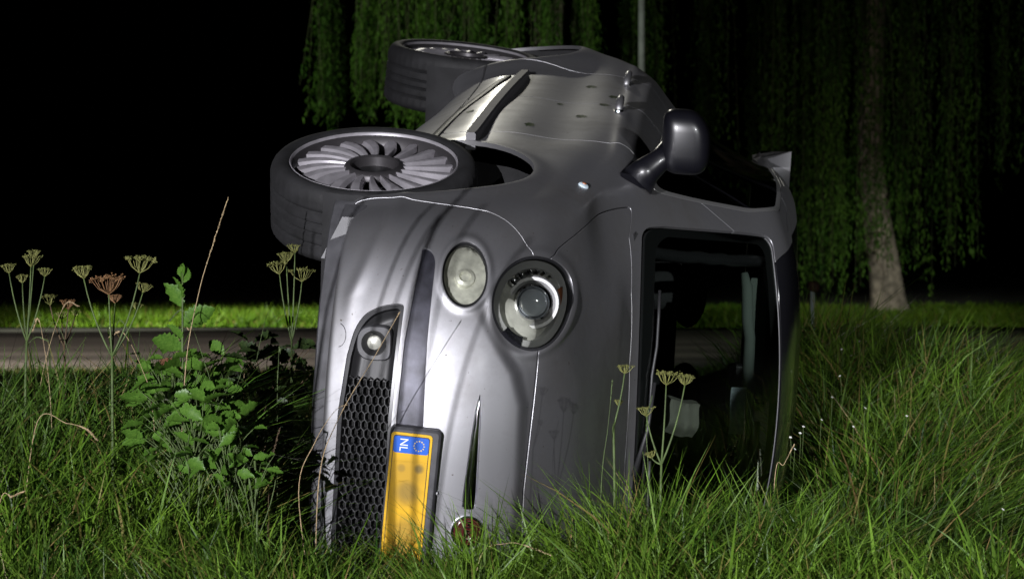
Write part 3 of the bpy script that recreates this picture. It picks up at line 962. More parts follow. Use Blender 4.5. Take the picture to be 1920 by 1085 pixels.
# rubber air dam under the nose
bm = bmesh.new()
prof = []
for s_ in np.linspace(-.80, .80, 33):
    x_ = float(np.interp(abs(s_), [0, .3, .54, .70, .76, .80], [.70, .69, .62, .50, .44, .36]))
    prof.append((x_, s_))
rings = []
for x_, y_ in prof:
    rings.append([bm.verts.new((x_+a, y_*b, z_)) for a, b, z_ in ((.040, 1, .290), (.02, 1.0, .232), (.0, .99, .226), (-.03, .98, .29))])
for A_, B_ in zip(rings, rings[1:]):
    for k in range(3): bm.faces.new((A_[k], A_[k+1], B_[k+1], B_[k]))
bm.faces.new(rings[0]); bm.faces.new(rings[-1][::-1])
bm_obj("air_dam", bm, M['trim2'], CAR, angle=40)
# splash guard ahead of each front wheel
for sg in (-1, 1):
    bm = bmesh.new()
    a_ = [(.50, .775, .268), (.44, .800, .268), (.44, .70, .225), (.52, .66, .215)]
    A_ = [bm.verts.new((x_, sg*y_, z_)) for x_, y_, z_ in a_]; B_ = [bm.verts.new((x_, sg*y_, z_+.06)) for x_, y_, z_ in a_]
    for k in range(4): bm.faces.new((A_[k], A_[(k+1) % 4], B_[(k+1) % 4], B_[k]))
    bm.faces.new(A_); bm.faces.new(B_)
    bm_obj("splash_guard", bm, M['trim2'], CAR, smooth=False)

# ------------------------------------------------------------------ underside: tray, wheel housings, axle, exhaust
bm = bmesh.new()
def half_w(x_):
    return float(np.interp(x_, [-3.25, -3.0, -2.0, -1.2, -.4, .4, .6, .72], [.55, .70, .74, .74, .76, .70, .5, .30]))
prev = None
for x_ in np.linspace(-3.2, .70, 28):
    w_ = half_w(x_)
    if abs(x_) < .40 or abs(x_+2.612) < .40: w_ = .52
    row = [bm.verts.new((x_, y_, .305+.012*math.sin(x_*9)*math.cos(y_*8)-(.02 if abs(y_) < .12 else 0))) for y_ in np.linspace(-w_, w_, 17)]
    if prev:
        for k in range(16): bm.faces.new((prev[k], prev[k+1], row[k+1], row[k]))
    prev = row
bm_obj("floor_pan", bm, M['under'], CAR, angle=50)
for xc, zc in ((0, .375), (-2.612, .385)):
    for sg in (-1, 1):
        bm = bmesh.new(); rings = []
        for k in range(29):
            a = math.radians(-28+k*236/28)
            rr = .392*(1+.012*math.sin(k*2.1))
            so = .815 if xc == 0 else .87
            rings.append([bm.verts.new((xc+rr*math.cos(a), sg*y_, zc+rr*math.sin(a))) for y_ in (so, .72, .60, .50)]+[bm.verts.new((xc+rr*.3*math.cos(a), sg*.48, zc+rr*.3*math.sin(a)))])
        for A_, B_ in zip(rings, rings[1:]):
            for k in range(4): bm.faces.new((A_[k], A_[k+1], B_[k+1], B_[k]))
        bm_obj("wheel_housing", bm, M['under'], CAR)
bm = bmesh.new(); tube(bm, [(-2.612, -.72, .315), (-2.50, -.3, .33), (-2.50, .3, .33), (-2.612, .72, .315)], .035, 10); tube(bm, [(-2.61, -.62, .3), (-2.1, -.55, .36)], .03, 8)
tube(bm, [(-2.61, .62, .3), (-2.1, .55, .36)], .03, 8)
bm_obj("rear_axle", bm, M['under'], CAR)
bm = bmesh.new(); tube(bm, [(0, -.74, .29), (-.02, -.35, .30), (-.02, .35, .30), (0, .74, .29)], .028, 10); tube(bm, [(-.15, -.6, .31), (-.28, -.2, .3), (-.28, .2, .3), (-.15, .6, .31)], .02, 8)
bm_obj("front_axle", bm, M['under'], CAR)
bm = bmesh.new(); tube(bm, [(-.3, .12, .27), (-1.6, .10, .27), (-2.2, .3, .27), (-2.9, .42, .27), (-3.2, .45, .26)], .028, 10); box(bm, (-2.85, .1, .27), (.3, .55, .12)); bm_obj("exhaust", bm, M['under'], CAR)

# ------------------------------------------------------------------ wheels
def make_wheel(name, loc, normal, up, spin=0.0):
    W, RT = .215, .303
    root_bm = lathe([(.228, -.17), (.222, -.10), (.215, -.05), (.226, -.022), (.240, -.006), (.246, -.001), (.2475, -.004), (.2475, -.02), (.236, -.17)], 72)
    w = bm_obj(name, root_bm, M['alloy_dark'], CAR, angle=35)
    w.matrix_local = basis(loc, normal, up)@Matrix.Rotation(spin, 4, 'Z')
    # rim lip, polished
    bm_obj("rim_lip", lathe([(.238, -.020), (.2425, .001), (.2458, .0035), (.2485, .001), (.2485, -.01)], 72), M['alloy'], w, angle=50)
    # tyre with grooves and shoulder blocks
    seg = 168
    prof = [(.2465, -.012), (.2475, -.001), (.251, .004), (.262, .0085), (.276, .009), (.288, .004), (.297, -.006), (.3015, -.016)]
    tread = []
    for h in np.linspace(-.026, -.194, 29):
        tread.append([RT+.002*math.cos((h+.11)/.11*1.3), h, 't'])
    for g in (6, 12, 17, 23): tread[g][0] -= .008; tread[g-1][0] -= .001
    end = [(.3015, -.202), (.290, -.214), (.270, -.220), (.250, -.214), (.246, -.205)]
    bm = bmesh.new(); rings = []
    allp = [(r, h, 's') for r, h in prof]+[tuple(t) for t in tread]+[(r, h, 's') for r, h in end]
    for pi_, (r, h, ty) in enumerate(allp):
        ring_ = []
        for k in range(seg):
            rr = r
            tp = pi_-8
            if ty == 't' and (tp < 6 or tp > 23) and k % 3 == 0: rr -= .0018
            if ty == 't' and 6 < tp < 23 and (k+tp//2) % 4 == 0 and tp not in (11, 12, 13, 16, 17, 18): rr -= .0014
            if ty == 's' and r > .292 and k % 3 == 0: rr -= .0008
            a = 2*math.pi*k/seg
            ring_.append(bm.verts.new((rr*math.cos(a), rr*math.sin(a), h)))
        rings.append(ring_)
    for A_, B_ in zip(rings, rings[1:]):
        for k in range(seg): bm.faces.new((A_[k], A_[(k+1) % seg], B_[(k+1) % seg], B_[k]))
    bm_obj("tyre", bm, M['rubber'], w, angle=38)
    # hub: broad dished collar with a dark well
    bm_obj("hub", lathe([(.092, -.030), (.090, -.016), (.083, -.0085), (.072, -.006), (.066, -.010), (.062, -.040), (.03, -.044), (0, -.045)], 60), M['alloy_dark'], w, angle=35)
    bm_obj("hub_well", lathe([(.0615, -.036), (.05, -.035), (.03, -.030), (0, -.030)], 40), M['black'], w)
    # twenty curved blades
    n = 20
    bm = bmesh.new(); top, lowr = [], []
    cs = np.linspace(0, 1, 7)
    for t in cs:
        r = .080+(.240-.080)*t
        half = math.radians(4.0+1.6*math.sin(t*2.6))*(1 if t < .9 else .9)
        sweep = math.radians(10)*(t**1.5)
        hh = -.011+.005*math.sin(math.pi*t)-.006*t
        L = [(sweep-half, hh-.0015), (sweep-half*.65, hh), (sweep+half*.4, hh-.0035), (sweep+half, hh-.016)]
        top.append([bm.verts.new((r*math.cos(a), r*math.sin(a), z_)) for a, z_ in L]+[bm.verts.new((r*math.cos(sweep+half), r*math.sin(sweep+half), hh-.028)), bm.verts.new((r*math.cos(sweep-half), r*math.sin(sweep-half), hh-.020))])
    for A_, B_ in zip(top, top[1:]):
        for k in range(6): bm.faces.new((A_[k], A_[(k+1) % 6], B_[(k+1) % 6], B_[k]))
    bm.faces.new(top[0]); bm.faces.new(top[-1][::-1])
    sp_ = bm_obj("spoke", bm, M['alloy'], w, angle=24)
    for k in range(1, n):
        c_ = sp_.copy(); link(c_, w); c_.rotation_euler = (0, 0, 2*math.pi*k/n)
    # brake disc behind
    bm_obj("brake_disc", lathe([(.05, -.085), (.15, -.085), (.15, -.097), (.05, -.097)], 40), M['alloy_dark'], w, angle=40)
    bm_obj("wheel_back", lathe([(.225, -.12), (.05, -.13), (0, -.13)], 40), M['under'], w)
    return w
make_wheel("front_wheel", (0.0, -.853, .290), (math.sin(math.radians(11.5)), -math.cos(math.radians(11.5)), .0), (0, 0, 1), .08)
make_wheel("front_wheel", (0.0, .853, .345), (-math.sin(math.radians(11.5)), math.cos(math.radians(11.5)), .0), (0, 0, 1), .5)
cam_ = math.radians(4.2)
make_wheel("rear_wheel", (-2.612, -.888, .317), (0, -math.cos(cam_), math.sin(cam_)), (0, 0, 1), .31)
make_wheel("rear_wheel", (-2.612, .888, .345), (0, math.cos(cam_), math.sin(cam_)), (0, 0, 1), .9)

# ------------------------------------------------------------------ door trim strip, black strip for the shaded sill gap, side repeater, handles
for sg in (-1, 1):
    for nm, mt, pts, w_, h_ in (("door_moulding", M['strip'], [(-.36, .540), (-.8, .553), (-1.3, .568), (-1.7, .58), (-2.03, .59)], .019, .024),
                                ("sill_gap_shade", M['black'], [(-.42, .405), (-.8, .43), (-1.2, .455), (-1.5, .475), (-1.8, .50), (-2.02, .53)], .013, .006)):  # black strip paints the shadow of the gap between sill and door
        bm = bmesh.new(); prev = None
        xs = np.linspace(pts[0][0], pts[-1][0], 24)
        for k, x_ in enumerate(xs):
            z_ = float(np.interp(-x_, [-p[0] for p in pts], [p[1] for p in pts]))
            pp, nn = on_side(x_, z_, sg)
            nn = Vector(nn); up_ = Vector((0, 0, 1)); up_ = (up_-nn*up_.dot(nn)).normalized()
            pp = Vector(pp)
            if nm == "door_moulding":
                q0, n0_ = on_side(xs[0], pts[0][1], sg); q1, n1_ = on_side(xs[-1], pts[-1][1], sg)
                tt = k/23
                pp = Vector(q0).lerp(Vector(q1), tt)+Vector((0, sg*.012*math.sin(math.pi*tt), 0)); nn = Vector(n0_).lerp(Vector(n1_), tt).normalized()
                up_ = Vector((0, 0, 1)); up_ = (up_-nn*up_.dot(nn)).normalized()
            sec = [(-1, -1.2), (-1, .75), (-.75, 1), (.75, 1), (1, .75), (1, -1.2)]
            row = [bm.verts.new(pp+up_*w_*a*(.8 if k in (0, 23) else 1)+nn*h_*b) for a, b in sec]
            if prev:
                for q in range(5): bm.faces.new((prev[q], prev[q+1], row[q+1], row[q]))
            else: bm.faces.new(row)
            prev = row
        bm.faces.new(prev[::-1])
        bm_obj(nm, bm, mt, CAR, angle=30)
    pp, nn = on_side(-.02, .905, sg)
    rep = circ("side_repeater", Vector(pp), [(.017, -.004), (.016, .004), (.011, .008), (0, .009)], M['paper'], CAR, nn, 24)
    o = circ("bulb", (0, 0, 0), [(.007, .007), (.006, .0105), (0, .011)], M['orange'], rep, (0, 0, 1), 14); o.matrix_local = Matrix.Identity(4)
    for xh in (-1.30, -2.12):
        bm = bmesh.new(); pts = []
        for k in range(9):
            t = k/8; pp, nn = on_side(xh+.10-.2*t, .965+.006*math.sin(t*3), sg)
            pts.append(Vector(pp)+Vector(nn)*(.004+.030*math.sin(math.pi*t)**.6))
        tube(bm, pts, [.010]+[.013]*7+[.010], 10)
        hd = bm_obj("door_handle", bm, M['paint'], CAR)
        pp, nn = on_side(xh+.115, .965, sg)
        if xh > -2: circ("lock", Vector(pp), [(.016, -.002), (.015, .006), (.008, .008), (0, .006)], M['chrome'], hd, nn, 20)

# ------------------------------------------------------------------ door mirrors
for sg in (-1, 1):
    bm = bmesh.new()
    # rounded housing, longest across the car
    cen = Vector((-.41, .900, 1.198)); bmesh.ops.create_uvsphere(bm, u_segments=40, v_segments=26, radius=1)
    for v_ in bm.verts:
        p = v_.co.copy()
        def se(a, e): return math.copysign(abs(a)**e, a)
        x_, y_, z_ = se(p.x, .7)*.075, se(p.y, .55)*.100, se(p.z, .56)*.074
        z_ *= 1-.14*max(p.y, 0)*1.2
        if x_ < 0: x_ *= .45
        z_ += -.020*(p.y > .0)*p.y
        v_.co = Vector((x_, y_, z_))+cen
        v_.co.y *= sg
    hm = bm_obj("door_mirror", bm, M['mirror_shell'], CAR)
    bm = bmesh.new()
    A_ = [Vector((-.36, .775, 1.055)), Vector((-.37, .812, 1.085)), Vector((-.385, .84, 1.12)), Vector((-.40, .862, 1.150))]
    rad = [.058, .044, .036, .046]
    for p in A_: p.y *= sg
    tube(bm, A_, rad, 16)
    for v_ in bm.verts: v_.co.x = -.385+(v_.co.x+.385)*.9
    bm_obj("mirror_arm", bm, M['mirror_shell'], hm)
    bm = bmesh.new()
    tri = [(-.30, .800, 1.005), (-.35, .775, 1.085), (-.52, .780, 1.10), (-.47, .812, 1.035)]
    T1 = [bm.verts.new((a, sg*(b+.012), c)) for a, b, c in tri]; T2 = [bm.verts.new((a, sg*(b-.02), c)) for a, b, c in tri]
    bm.faces.new(T1); bm.faces.new(T2[::-1])
    for k in range(4): bm.faces.new((T1[k], T1[(k+1) % 4], T2[(k+1) % 4], T2[k]))
    bevel(bm, .006, 2)
    bm_obj("mirror_foot", bm, M['mirror_shell'], hm, angle=40)
    bm = bmesh.new(); bmesh.ops.create_uvsphere(bm, u_segments=24, v_segments=12, radius=1)
    for v_ in bm.verts: v_.co = Vector((v_.co.x*.006-.440, sg*(.900+v_.co.y*.088), 1.196+v_.co.z*.056))
    bm_obj("mirror_glass", bm, M['mirror'], hm)

# ------------------------------------------------------------------ roof spoiler, cowl, wipers
bm = bmesh.new()
prev = None
for y_ in np.linspace(-.47, .47, 15):
    k = 1-.10*abs(y_/.47)**3
    sec = [(-2.93, 1.632*k+.16*(1-k)), (-3.05, 1.652*k+.16*(1-k)), (-3.22, 1.655*k+.15*(1-k)), (-3.25, 1.635), (-3.22, 1.56), (-3.10, 1.47), (-3.0, 1.47)]
    row = [bm.verts.new((a, y_, b)) for a, b in sec]
    if prev:
        for q in range(7): bm.faces.new((prev[q], prev[(q+1) % 7], row[(q+1) % 7], row[q]))
    else: bm.faces.new(row)
    prev = row
bm.faces.new(prev[::-1]); bevel(bm, .012, 3, 35)
bm_obj("roof_spoiler", bm, M['paint'], CAR, angle=35)
bm = bmesh.new()
prev = None
for y_ in np.linspace(-.62, .62, 25):
    s_ = abs(y_); xx = float(np.interp(s_, [0, .3, .5, .62], [.055, .035, -.03, -.11]))
    row = [bm.verts.new((xx+.01, y_, 1.052)), bm.verts.new((xx-.05, y_, 1.068)), bm.verts.new((xx-.10, y_, 1.075))]
    if prev:
        for q in range(2): bm.faces.new((prev[q], prev[q+1], row[q+1], row[q]))
    prev = row
bm_obj("cowl_panel", bm, M['black'], CAR)
def ws_pt(y, z, off=.012):
    s_ = abs(y)
    i = np.argmin((ws[0][:, 1]-y)**2+(ws[0][:, 2]-z)**2)
    return Vector(ws[0][i]+ws[1][i]*off)
for y0, y1 in ((.05, -.50), (.52, .0)):
    bm = bmesh.new()
    p0 = ws_pt(y0, 1.11, .01)+Vector((.03, 0, -.02)); p1 = ws_pt((y0+y1)/2, 1.130, .020)
    tube(bm, [p0, p0.lerp(p1, .5)+Vector((.005, 0, .01)), p1], [.009, .006, .005], 8)
    wp = bm_obj("wiper", bm, M['black'], CAR)
    bm = bmesh.new(); tube(bm, [ws_pt(y0+.02+(y1-y0)*t, 1.118+.022*t, .008) for t in np.linspace(0, 1, 8)], .005, 6)
    bm_obj("wiper_blade", bm, M['black'], wp)

# ------------------------------------------------------------------ cabin
bm = bmesh.new()
prev = None
for y_ in np.linspace(-.66, .66, 13):
    sec = [(-.12, 1.06), (-.45, 1.10+.015*math.cos(y_*6)), (-.62, 1.07), (-.68, .98), (-.64, .70)]
    row = [bm.verts.new((a, y_, b)) for a, b in sec]
    if prev:
        for q in range(4): bm.faces.new((prev[q], prev[q+1], row[q+1], row[q]))
    prev = row
bm_obj("dashboard", bm, M['trim'], CAR)
bm = bmesh.new(); box(bm, (-1.7, 0, .38), (2.4, 1.40, .05)); bm_obj("cabin_floor", bm, M['under'], CAR)
bm = bmesh.new(); box(bm, (.02, 0, .64), (.03, 1.20, .60)); bm_obj("bulkhead", bm, M['under'], CAR)
# headlining under the roof with its pale front edge
hl = clip((V, N, F), lambda P: np.where((P[:, 2] > 1.50) & (P[:, 0] > -2.95) & (P[:, 0] < -.8), -1.0, 1.0)*np.ones(len(P)))[0]
hl = clip(hl, lambda P: ab(P)-.52)[0]
hl = push(hl, -.035)
mesh_obj("headlining", hl[0], hl[2][:, ::-1], M['lining'], CAR, -hl[1])
bm = bmesh.new()
pts = [(ws_pt(y_, 1.488-.045*(y_/.5)**2, -.05)+Vector((-.02, 0, 0))) for y_ in np.linspace(-.45, .45, 18)]
tube(bm, pts, [.012]+[.019]*16+[.012], 10)
bm_obj("header_trim", bm, M['lining'], CAR)
for sg in (-1, 1):
    # pillar trims
    bm = bmesh.new()
    pts = [ws_pt(sg*float(np.interp(z_, [1.12, 1.5], [.60, .47])), z_, -.045) for z_ in np.linspace(1.12, 1.5, 12)]
    tube(bm, pts, .020, 8); bm_obj("pillar_trim", bm, M['trim'], CAR)
    # sun visor folded up under the header
    bm = bmesh.new()
    c1 = ws_pt(sg*.24, 1.46, -.06)
    box(bm, (-.855, sg*.24, 1.462), (.012, .32, .060)); bevel(bm, .005, 2)
    for v_ in bm.verts: pass
    bm_obj("sun_visor", bm, M['lining'], CAR, angle=40)
bm = bmesh.new(); box(bm, (-.86, 0, 1.405), (.03, .22, .062)); bevel(bm, .012, 3)
rv = bm_obj("interior_mirror", bm, M['trim'], CAR, angle=40)
bm = bmesh.new(); tube(bm, [(-.85, 0, 1.43), (-.80, 0, 1.50)], .012, 8); bm_obj("mirror_stem", bm, M['trim'], rv)
# steering wheel on the left-hand side
sw = D.meshes.new("x"); D.meshes.remove(sw)
bm = bmesh.new()
pts = [Vector((.185*math.cos(a), .185*math.sin(a), 0)) for a in np.linspace(0, 2*math.pi, 37)]
tube(bm, pts, .015, 10, cap=False)
swo = bm_obj("steering_wheel", bm, M['trim'], CAR)
swo.matrix_local = basis((-.80, .36, .97), (-.86, 0, .5), (0, 0, 1))
bm = bmesh.new(); bmesh.ops.create_uvsphere(bm, u_segments=20, v_segments=10, radius=.07, matrix=Matrix.Diagonal((1, 1, .45, 1)))
for a in (0, math.pi, 1.5*math.pi): tube(bm, [(.05*math.cos(a), .05*math.sin(a), 0), (.18*math.cos(a), .18*math.sin(a), 0)], .014, 8)
bm_obj("steering_hub", bm, M['trim'], swo)
for yc in (-.36, .36):
    bm = bmesh.new()
    box(bm, (-1.25, yc, .62), (.50, .50, .16)); bevel(bm, .05, 3)
    st = bm_obj("front_seat", bm, M['fabric'], CAR)
    bm = bmesh.new(); box(bm, (-1.56, yc, .92), (.14, .48, .58), Matrix.Rotation(-.25, 3, 'Y')); bevel(bm, .05, 3)
    bm_obj("seat_back", bm, M['fabric'], st)
    bm = bmesh.new(); bmesh.ops.create_uvsphere(bm, u_segments=24, v_segments=14, radius=1, matrix=Matrix.Translation((-1.66, yc, 1.31))@Matrix.Diagonal((.055, .14, .10, 1)))
    bm_obj("head_restraint", bm, M['fabric'], st)
    bm = bmesh.new()
    for d_ in (-.06, .06): tube(bm, [(-1.63, yc+d_, 1.16), (-1.65, yc+d_, 1.28)], .006, 6)
    bm_obj("head_restraint_bar", bm, M['chrome'], st)
bm = bmesh.new(); box(bm, (-2.35, 0, .90), (.16, 1.24, .60), Matrix.Rotation(-.25, 3, 'Y')); bevel(bm, .05, 3)
bs = bm_obj("rear_seat", bm, M['fabric'], CAR)
for yc in (-.4, 0, .4):
    bm = bmesh.new(); bmesh.ops.create_uvsphere(bm, u_segments=20, v_segments=12, radius=1, matrix=Matrix.Translation((-2.46, yc, 1.24))@Matrix.Diagonal((.05, .13, .07, 1)))
    bm_obj("head_restraint", bm, M['fabric'], bs)

# things tumbled about inside the cabin
def loose(name, bm, mat, label, cat, mw):
    o = bm_obj(name, bm, mat, None, angle=40); o.matrix_world = M_CAR@mw; tag(o, label, cat); return o
bm = bmesh.new(); bmesh.ops.create_grid(bm, x_segments=12, y_segments=9, size=1)
for v_ in bm.verts: v_.co = Vector((v_.co.x*.055, v_.co.y*.05, .02*math.sin(v_.co.x*3+1)+.015*math.cos(v_.co.y*4)))
r_ = bmesh.ops.extrude_face_region(bm, geom=bm.faces[:])
for v_ in r_['geom']:
    if isinstance(v_, bmesh.types.BMVert): v_.co.z += .05
loose("crumpled_cloth", bm, M['airbag'], "crumpled pale cloth lying behind the windscreen of the overturned car", "cloth", basis((-.62, .02, 1.225), (1, 0, .3), (0, .2, 1)))
bm = bmesh.new(); box(bm, (0, 0, 0), (.15, .052, .004)); bmesh.ops.subdivide_edges(bm, edges=bm.edges[:], cuts=5, use_grid_fill=True)
for v_ in bm.verts: v_.co.z += .012*math.sin(v_.co.x*30)
loose("paper_sheet", bm, M['paper'], "bluish white paper hanging inside behind the car windscreen", "paper", basis((-.66, .0, 1.41), (1, 0, .35), (0, .05, 1)))
#GROUND
# ================================================================== the place
def sm(a, b, x): return smoothstep(a, b, np.asarray(x, float))
def terrain(x, y):
    x = np.asarray(x, float); y = np.asarray(y, float)
    near = .075+.08*sm(.0, .45, x)*sm(5.2, 6.2, y)*sm(1.5, .9, x)+.035*sm(.5, .9, x)
    lip = 6.42+.10*np.sin(x*1.7+1)+.12*sm(.2, .6, x)+1.0*sm(-.55, -.95, x)
    floor_ = -.64
    far_ = np.interp(y, [6.9, 7.2, 8.8, 10.4, 11.5, 14, 22, 400], [-.64, -.60, -.27, .05, .10, .06, .0, .0])
    near = near+.36*sm(-.50, -.92, x)*sm(5.9, 7.1, y)
    k = sm(0, .62, y-lip)
    z = near*(1-k)+np.where(y > 6.9, far_, floor_)*k
    # the bank on the right of the car swells, and so does the one on the left a little
    z = z+.31*sm(.75, 1.3, x)*sm(7.0, 8.4, y)*sm(16, 12, y)*(1-.55*sm(1.75, 2.5, x*11/np.maximum(y, 8)))
    z = z+.10*sm(-.9, -1.6, x)*sm(7.5, 9.5, y)*sm(14, 11, y)
    z = z+.02*np.sin(x*5.1+y*1.3)*np.cos(y*3.7-x)*sm(3, 5, y)*sm(22, 15, y)
    return z
xs = np.concatenate([[-220, -120, -60, -30, -16, -9, -6], np.arange(-4.4, 4.41, .08), [6, 9, 16, 30, 60, 120, 220]])
ys = np.concatenate([[-60, -20, -6, 0, 2, 3.2], np.arange(4, 14, .08), np.arange(14, 23, .4), [23.3, 24, 30, 36, 41, 44, 50, 70, 110, 180, 320]])
XX, YY = np.meshgrid(xs, ys)
ZZ = terrain(XX, YY)
ZZ = np.where((YY > 23.0) & (YY < 41.2), -.03, ZZ)
idx = np.arange(XX.size).reshape(XX.shape)
Fq = np.stack([idx[:-1, :-1].ravel(), idx[:-1, 1:].ravel(), idx[1:, 1:].ravel(), idx[1:, :-1].ravel()], 1)

def soil_mat():
    m, n, l, p = new_mat("soil")
    tc = n.new("ShaderNodeTexCoord")
    t = n.new("ShaderNodeTexNoise"); t.inputs["Scale"].default_value = 5; t.inputs["Detail"].default_value = 10; t.inputs["Roughness"].default_value = .7
    l.new(tc.outputs["Object"], t.inputs["Vector"])
    r = n.new("ShaderNodeValToRGB")
    r.color_ramp.elements[0].position = .35; r.color_ramp.elements[0].color = (.010, .012, .006, 1)
    r.color_ramp.elements[1].position = .7; r.color_ramp.elements[1].color = (.030, .035, .012, 1)
    l.new(t.outputs["Fac"], r.inputs[0]); l.new(r.outputs[0], p.inputs["Base Color"])
    p.inputs["Roughness"].default_value = 1
    b = n.new("ShaderNodeBump"); b.inputs["Distance"].default_value = .03; b.inputs["Strength"].default_value = 1
    l.new(t.outputs["Fac"], b.inputs["Height"]); l.new(b.outputs[0], p.inputs["Normal"])
    return m
M['soil'] = soil_mat()
tag(mesh_obj("ground", np.stack([XX.ravel(), YY.ravel(), ZZ.ravel()], 1), Fq, M['soil']), kind="structure")

def road_mat():
    m, n, l, p = new_mat("asphalt")
    tc = n.new("ShaderNodeTexCoord")
    t = n.new("ShaderNodeTexNoise"); t.inputs["Scale"].default_value = 45; t.inputs["Detail"].default_value = 8
    l.new(tc.outputs["Object"], t.inputs["Vector"])
    mp = n.new("ShaderNodeMapping"); mp.inputs["Scale"].default_value = (.10, .9, 1); l.new(tc.outputs["Object"], mp.inputs[0])
    t2 = n.new("ShaderNodeTexNoise"); t2.inputs["Scale"].default_value = 1.0; t2.inputs["Detail"].default_value = 4; l.new(mp.outputs[0], t2.inputs["Vector"])
    r = n.new("ShaderNodeValToRGB")
    r.color_ramp.elements[0].position = .36; r.color_ramp.elements[0].color = (.045, .041, .036, 1)
    r.color_ramp.elements[1].position = .62; r.color_ramp.elements[1].color = (.105, .096, .084, 1)
    l.new(t2.outputs["Fac"], r.inputs[0])
    mx = n.new("ShaderNodeMix"); mx.data_type = 'RGBA'; mx.blend_type = 'OVERLAY'; mx.inputs["Factor"].default_value = .5
    l.new(r.outputs[0], mx.inputs["A"]); l.new(t.outputs["Fac"], mx.inputs["B"])
    l.new(mx.outputs["Result"], p.inputs["Base Color"]); p.inputs["Roughness"].default_value = .85
    b = n.new("ShaderNodeBump"); b.inputs["Distance"].default_value = .006; l.new(t.outputs["Fac"], b.inputs["Height"]); l.new(b.outputs[0], p.inputs["Normal"])
    return m
M['road'] = road_mat()
rx_ = np.linspace(-90, 90, 61)
def road_edge(x, k): return .30*np.sin(x*.9+k)+.17*np.sin(x*2.7+2*k)
rv_, rf_ = [], []
for i, x_ in enumerate(rx_):
    rv_ += [(x_, 24.2+road_edge(x_, 1), -.05), (x_, 24.25+road_edge(x_, 1), .0), (x_, 32.5, .05), (x_, 40.6+road_edge(x_, 2), .0), (x_, 40.65+road_edge(x_, 2), -.05)]
for i in range(60):
    for k in range(4):
        a = i*5+k; rf_.append((a, a+5, a+6, a+1))
tag(mesh_obj("road", rv_, rf_, M['road']), kind="structure")

# ------------------------------------------------------------------ grass
M['grass'] = leaf_mat("grass", (.016, .056, .005), (.115, .225, .020), 1.9, .3, .45)
M['grass_dark'] = leaf_mat("rank_grass", (.010, .036, .005), (.070, .155, .017), 1.5, .28, .5)
M['lawn'] = leaf_mat("verge_grass", (.05, .13, .008), (.13, .24, .014), .5, .3, .5)

Mi = np.array(M_CAR.inverted())
def under_car(x, y, z, grow=0.0):
    P = np.stack([x, y, z, np.ones_like(x)])
    c = Mi@P
    return (c[0] > -3.45-grow) & (c[0] < .90+grow) & (c[2] > .12-grow) & (c[2] < 1.72+grow) & (c[1] < 2.5)

def noise2(x, y, s, seed=0):
    r = np.random.default_rng(seed)
    out = 0
    for k in range(6):
        a = r.uniform(0, 6.283); f_ = s*r.uniform(.6, 1.9); ph = r.uniform(0, 6.283)
        out = out+np.sin((x*np.cos(a)+y*np.sin(a))*f_+ph)
    return out/6

def blades(name, x, y, h, wd, lean_x, lean_y, curl, tint, mat, seg=3):
    n = len(x)
    z = terrain(x, y)-.02
    az = RNG.uniform(0, 2*math.pi, n)                     # facing of the flat side
    bx, by = np.cos(az), np.sin(az)
    Vs = np.zeros((n, 2*seg+1, 3)); ts = np.linspace(0, 1, seg+1)
    for i, t in enumerate(ts):
        drop = curl*t*t
        px_ = x+lean_x*h*(t**1.4)*(1+curl); py_ = y+lean_y*h*(t**1.4)*(1+curl)
        pz_ = z+h*(t-.45*drop*t*(lean_x**2+lean_y**2+.15))
        w = wd*(1-t**1.8)
        if i < seg:
            Vs[:, 2*i] = np.stack([px_-bx*w, py_-by*w, pz_], 1); Vs[:, 2*i+1] = np.stack([px_+bx*w, py_+by*w, pz_], 1)
        else:
            Vs[:, 2*seg] = np.stack([px_, py_, pz_], 1)
    base = (np.arange(n)*(2*seg+1))[:, None]
    F_ = []
    for i in range(seg-1):
        F_ += [base+np.array([[2*i, 2*i+1, 2*i+3]]), base+np.array([[2*i, 2*i+3, 2*i+2]])]
    F_.append(base+np.array([[2*seg-2, 2*seg-1, 2*seg]]))
    F_ = np.concatenate(F_)
    o = mesh_obj(name, Vs.reshape(-1, 3), F_, mat)
    at = o.data.attributes.new("tint", 'FLOAT', 'POINT')
    at.data.foreach_set("value", np.repeat(tint, 2*seg+1).astype(np.float32))
    va = o.data.attributes.new("vary", 'FLOAT', 'POINT')
    va.data.foreach_set("value", np.repeat(RNG.uniform(-.5, .5, n), 2*seg+1).astype(np.float32))
    return o

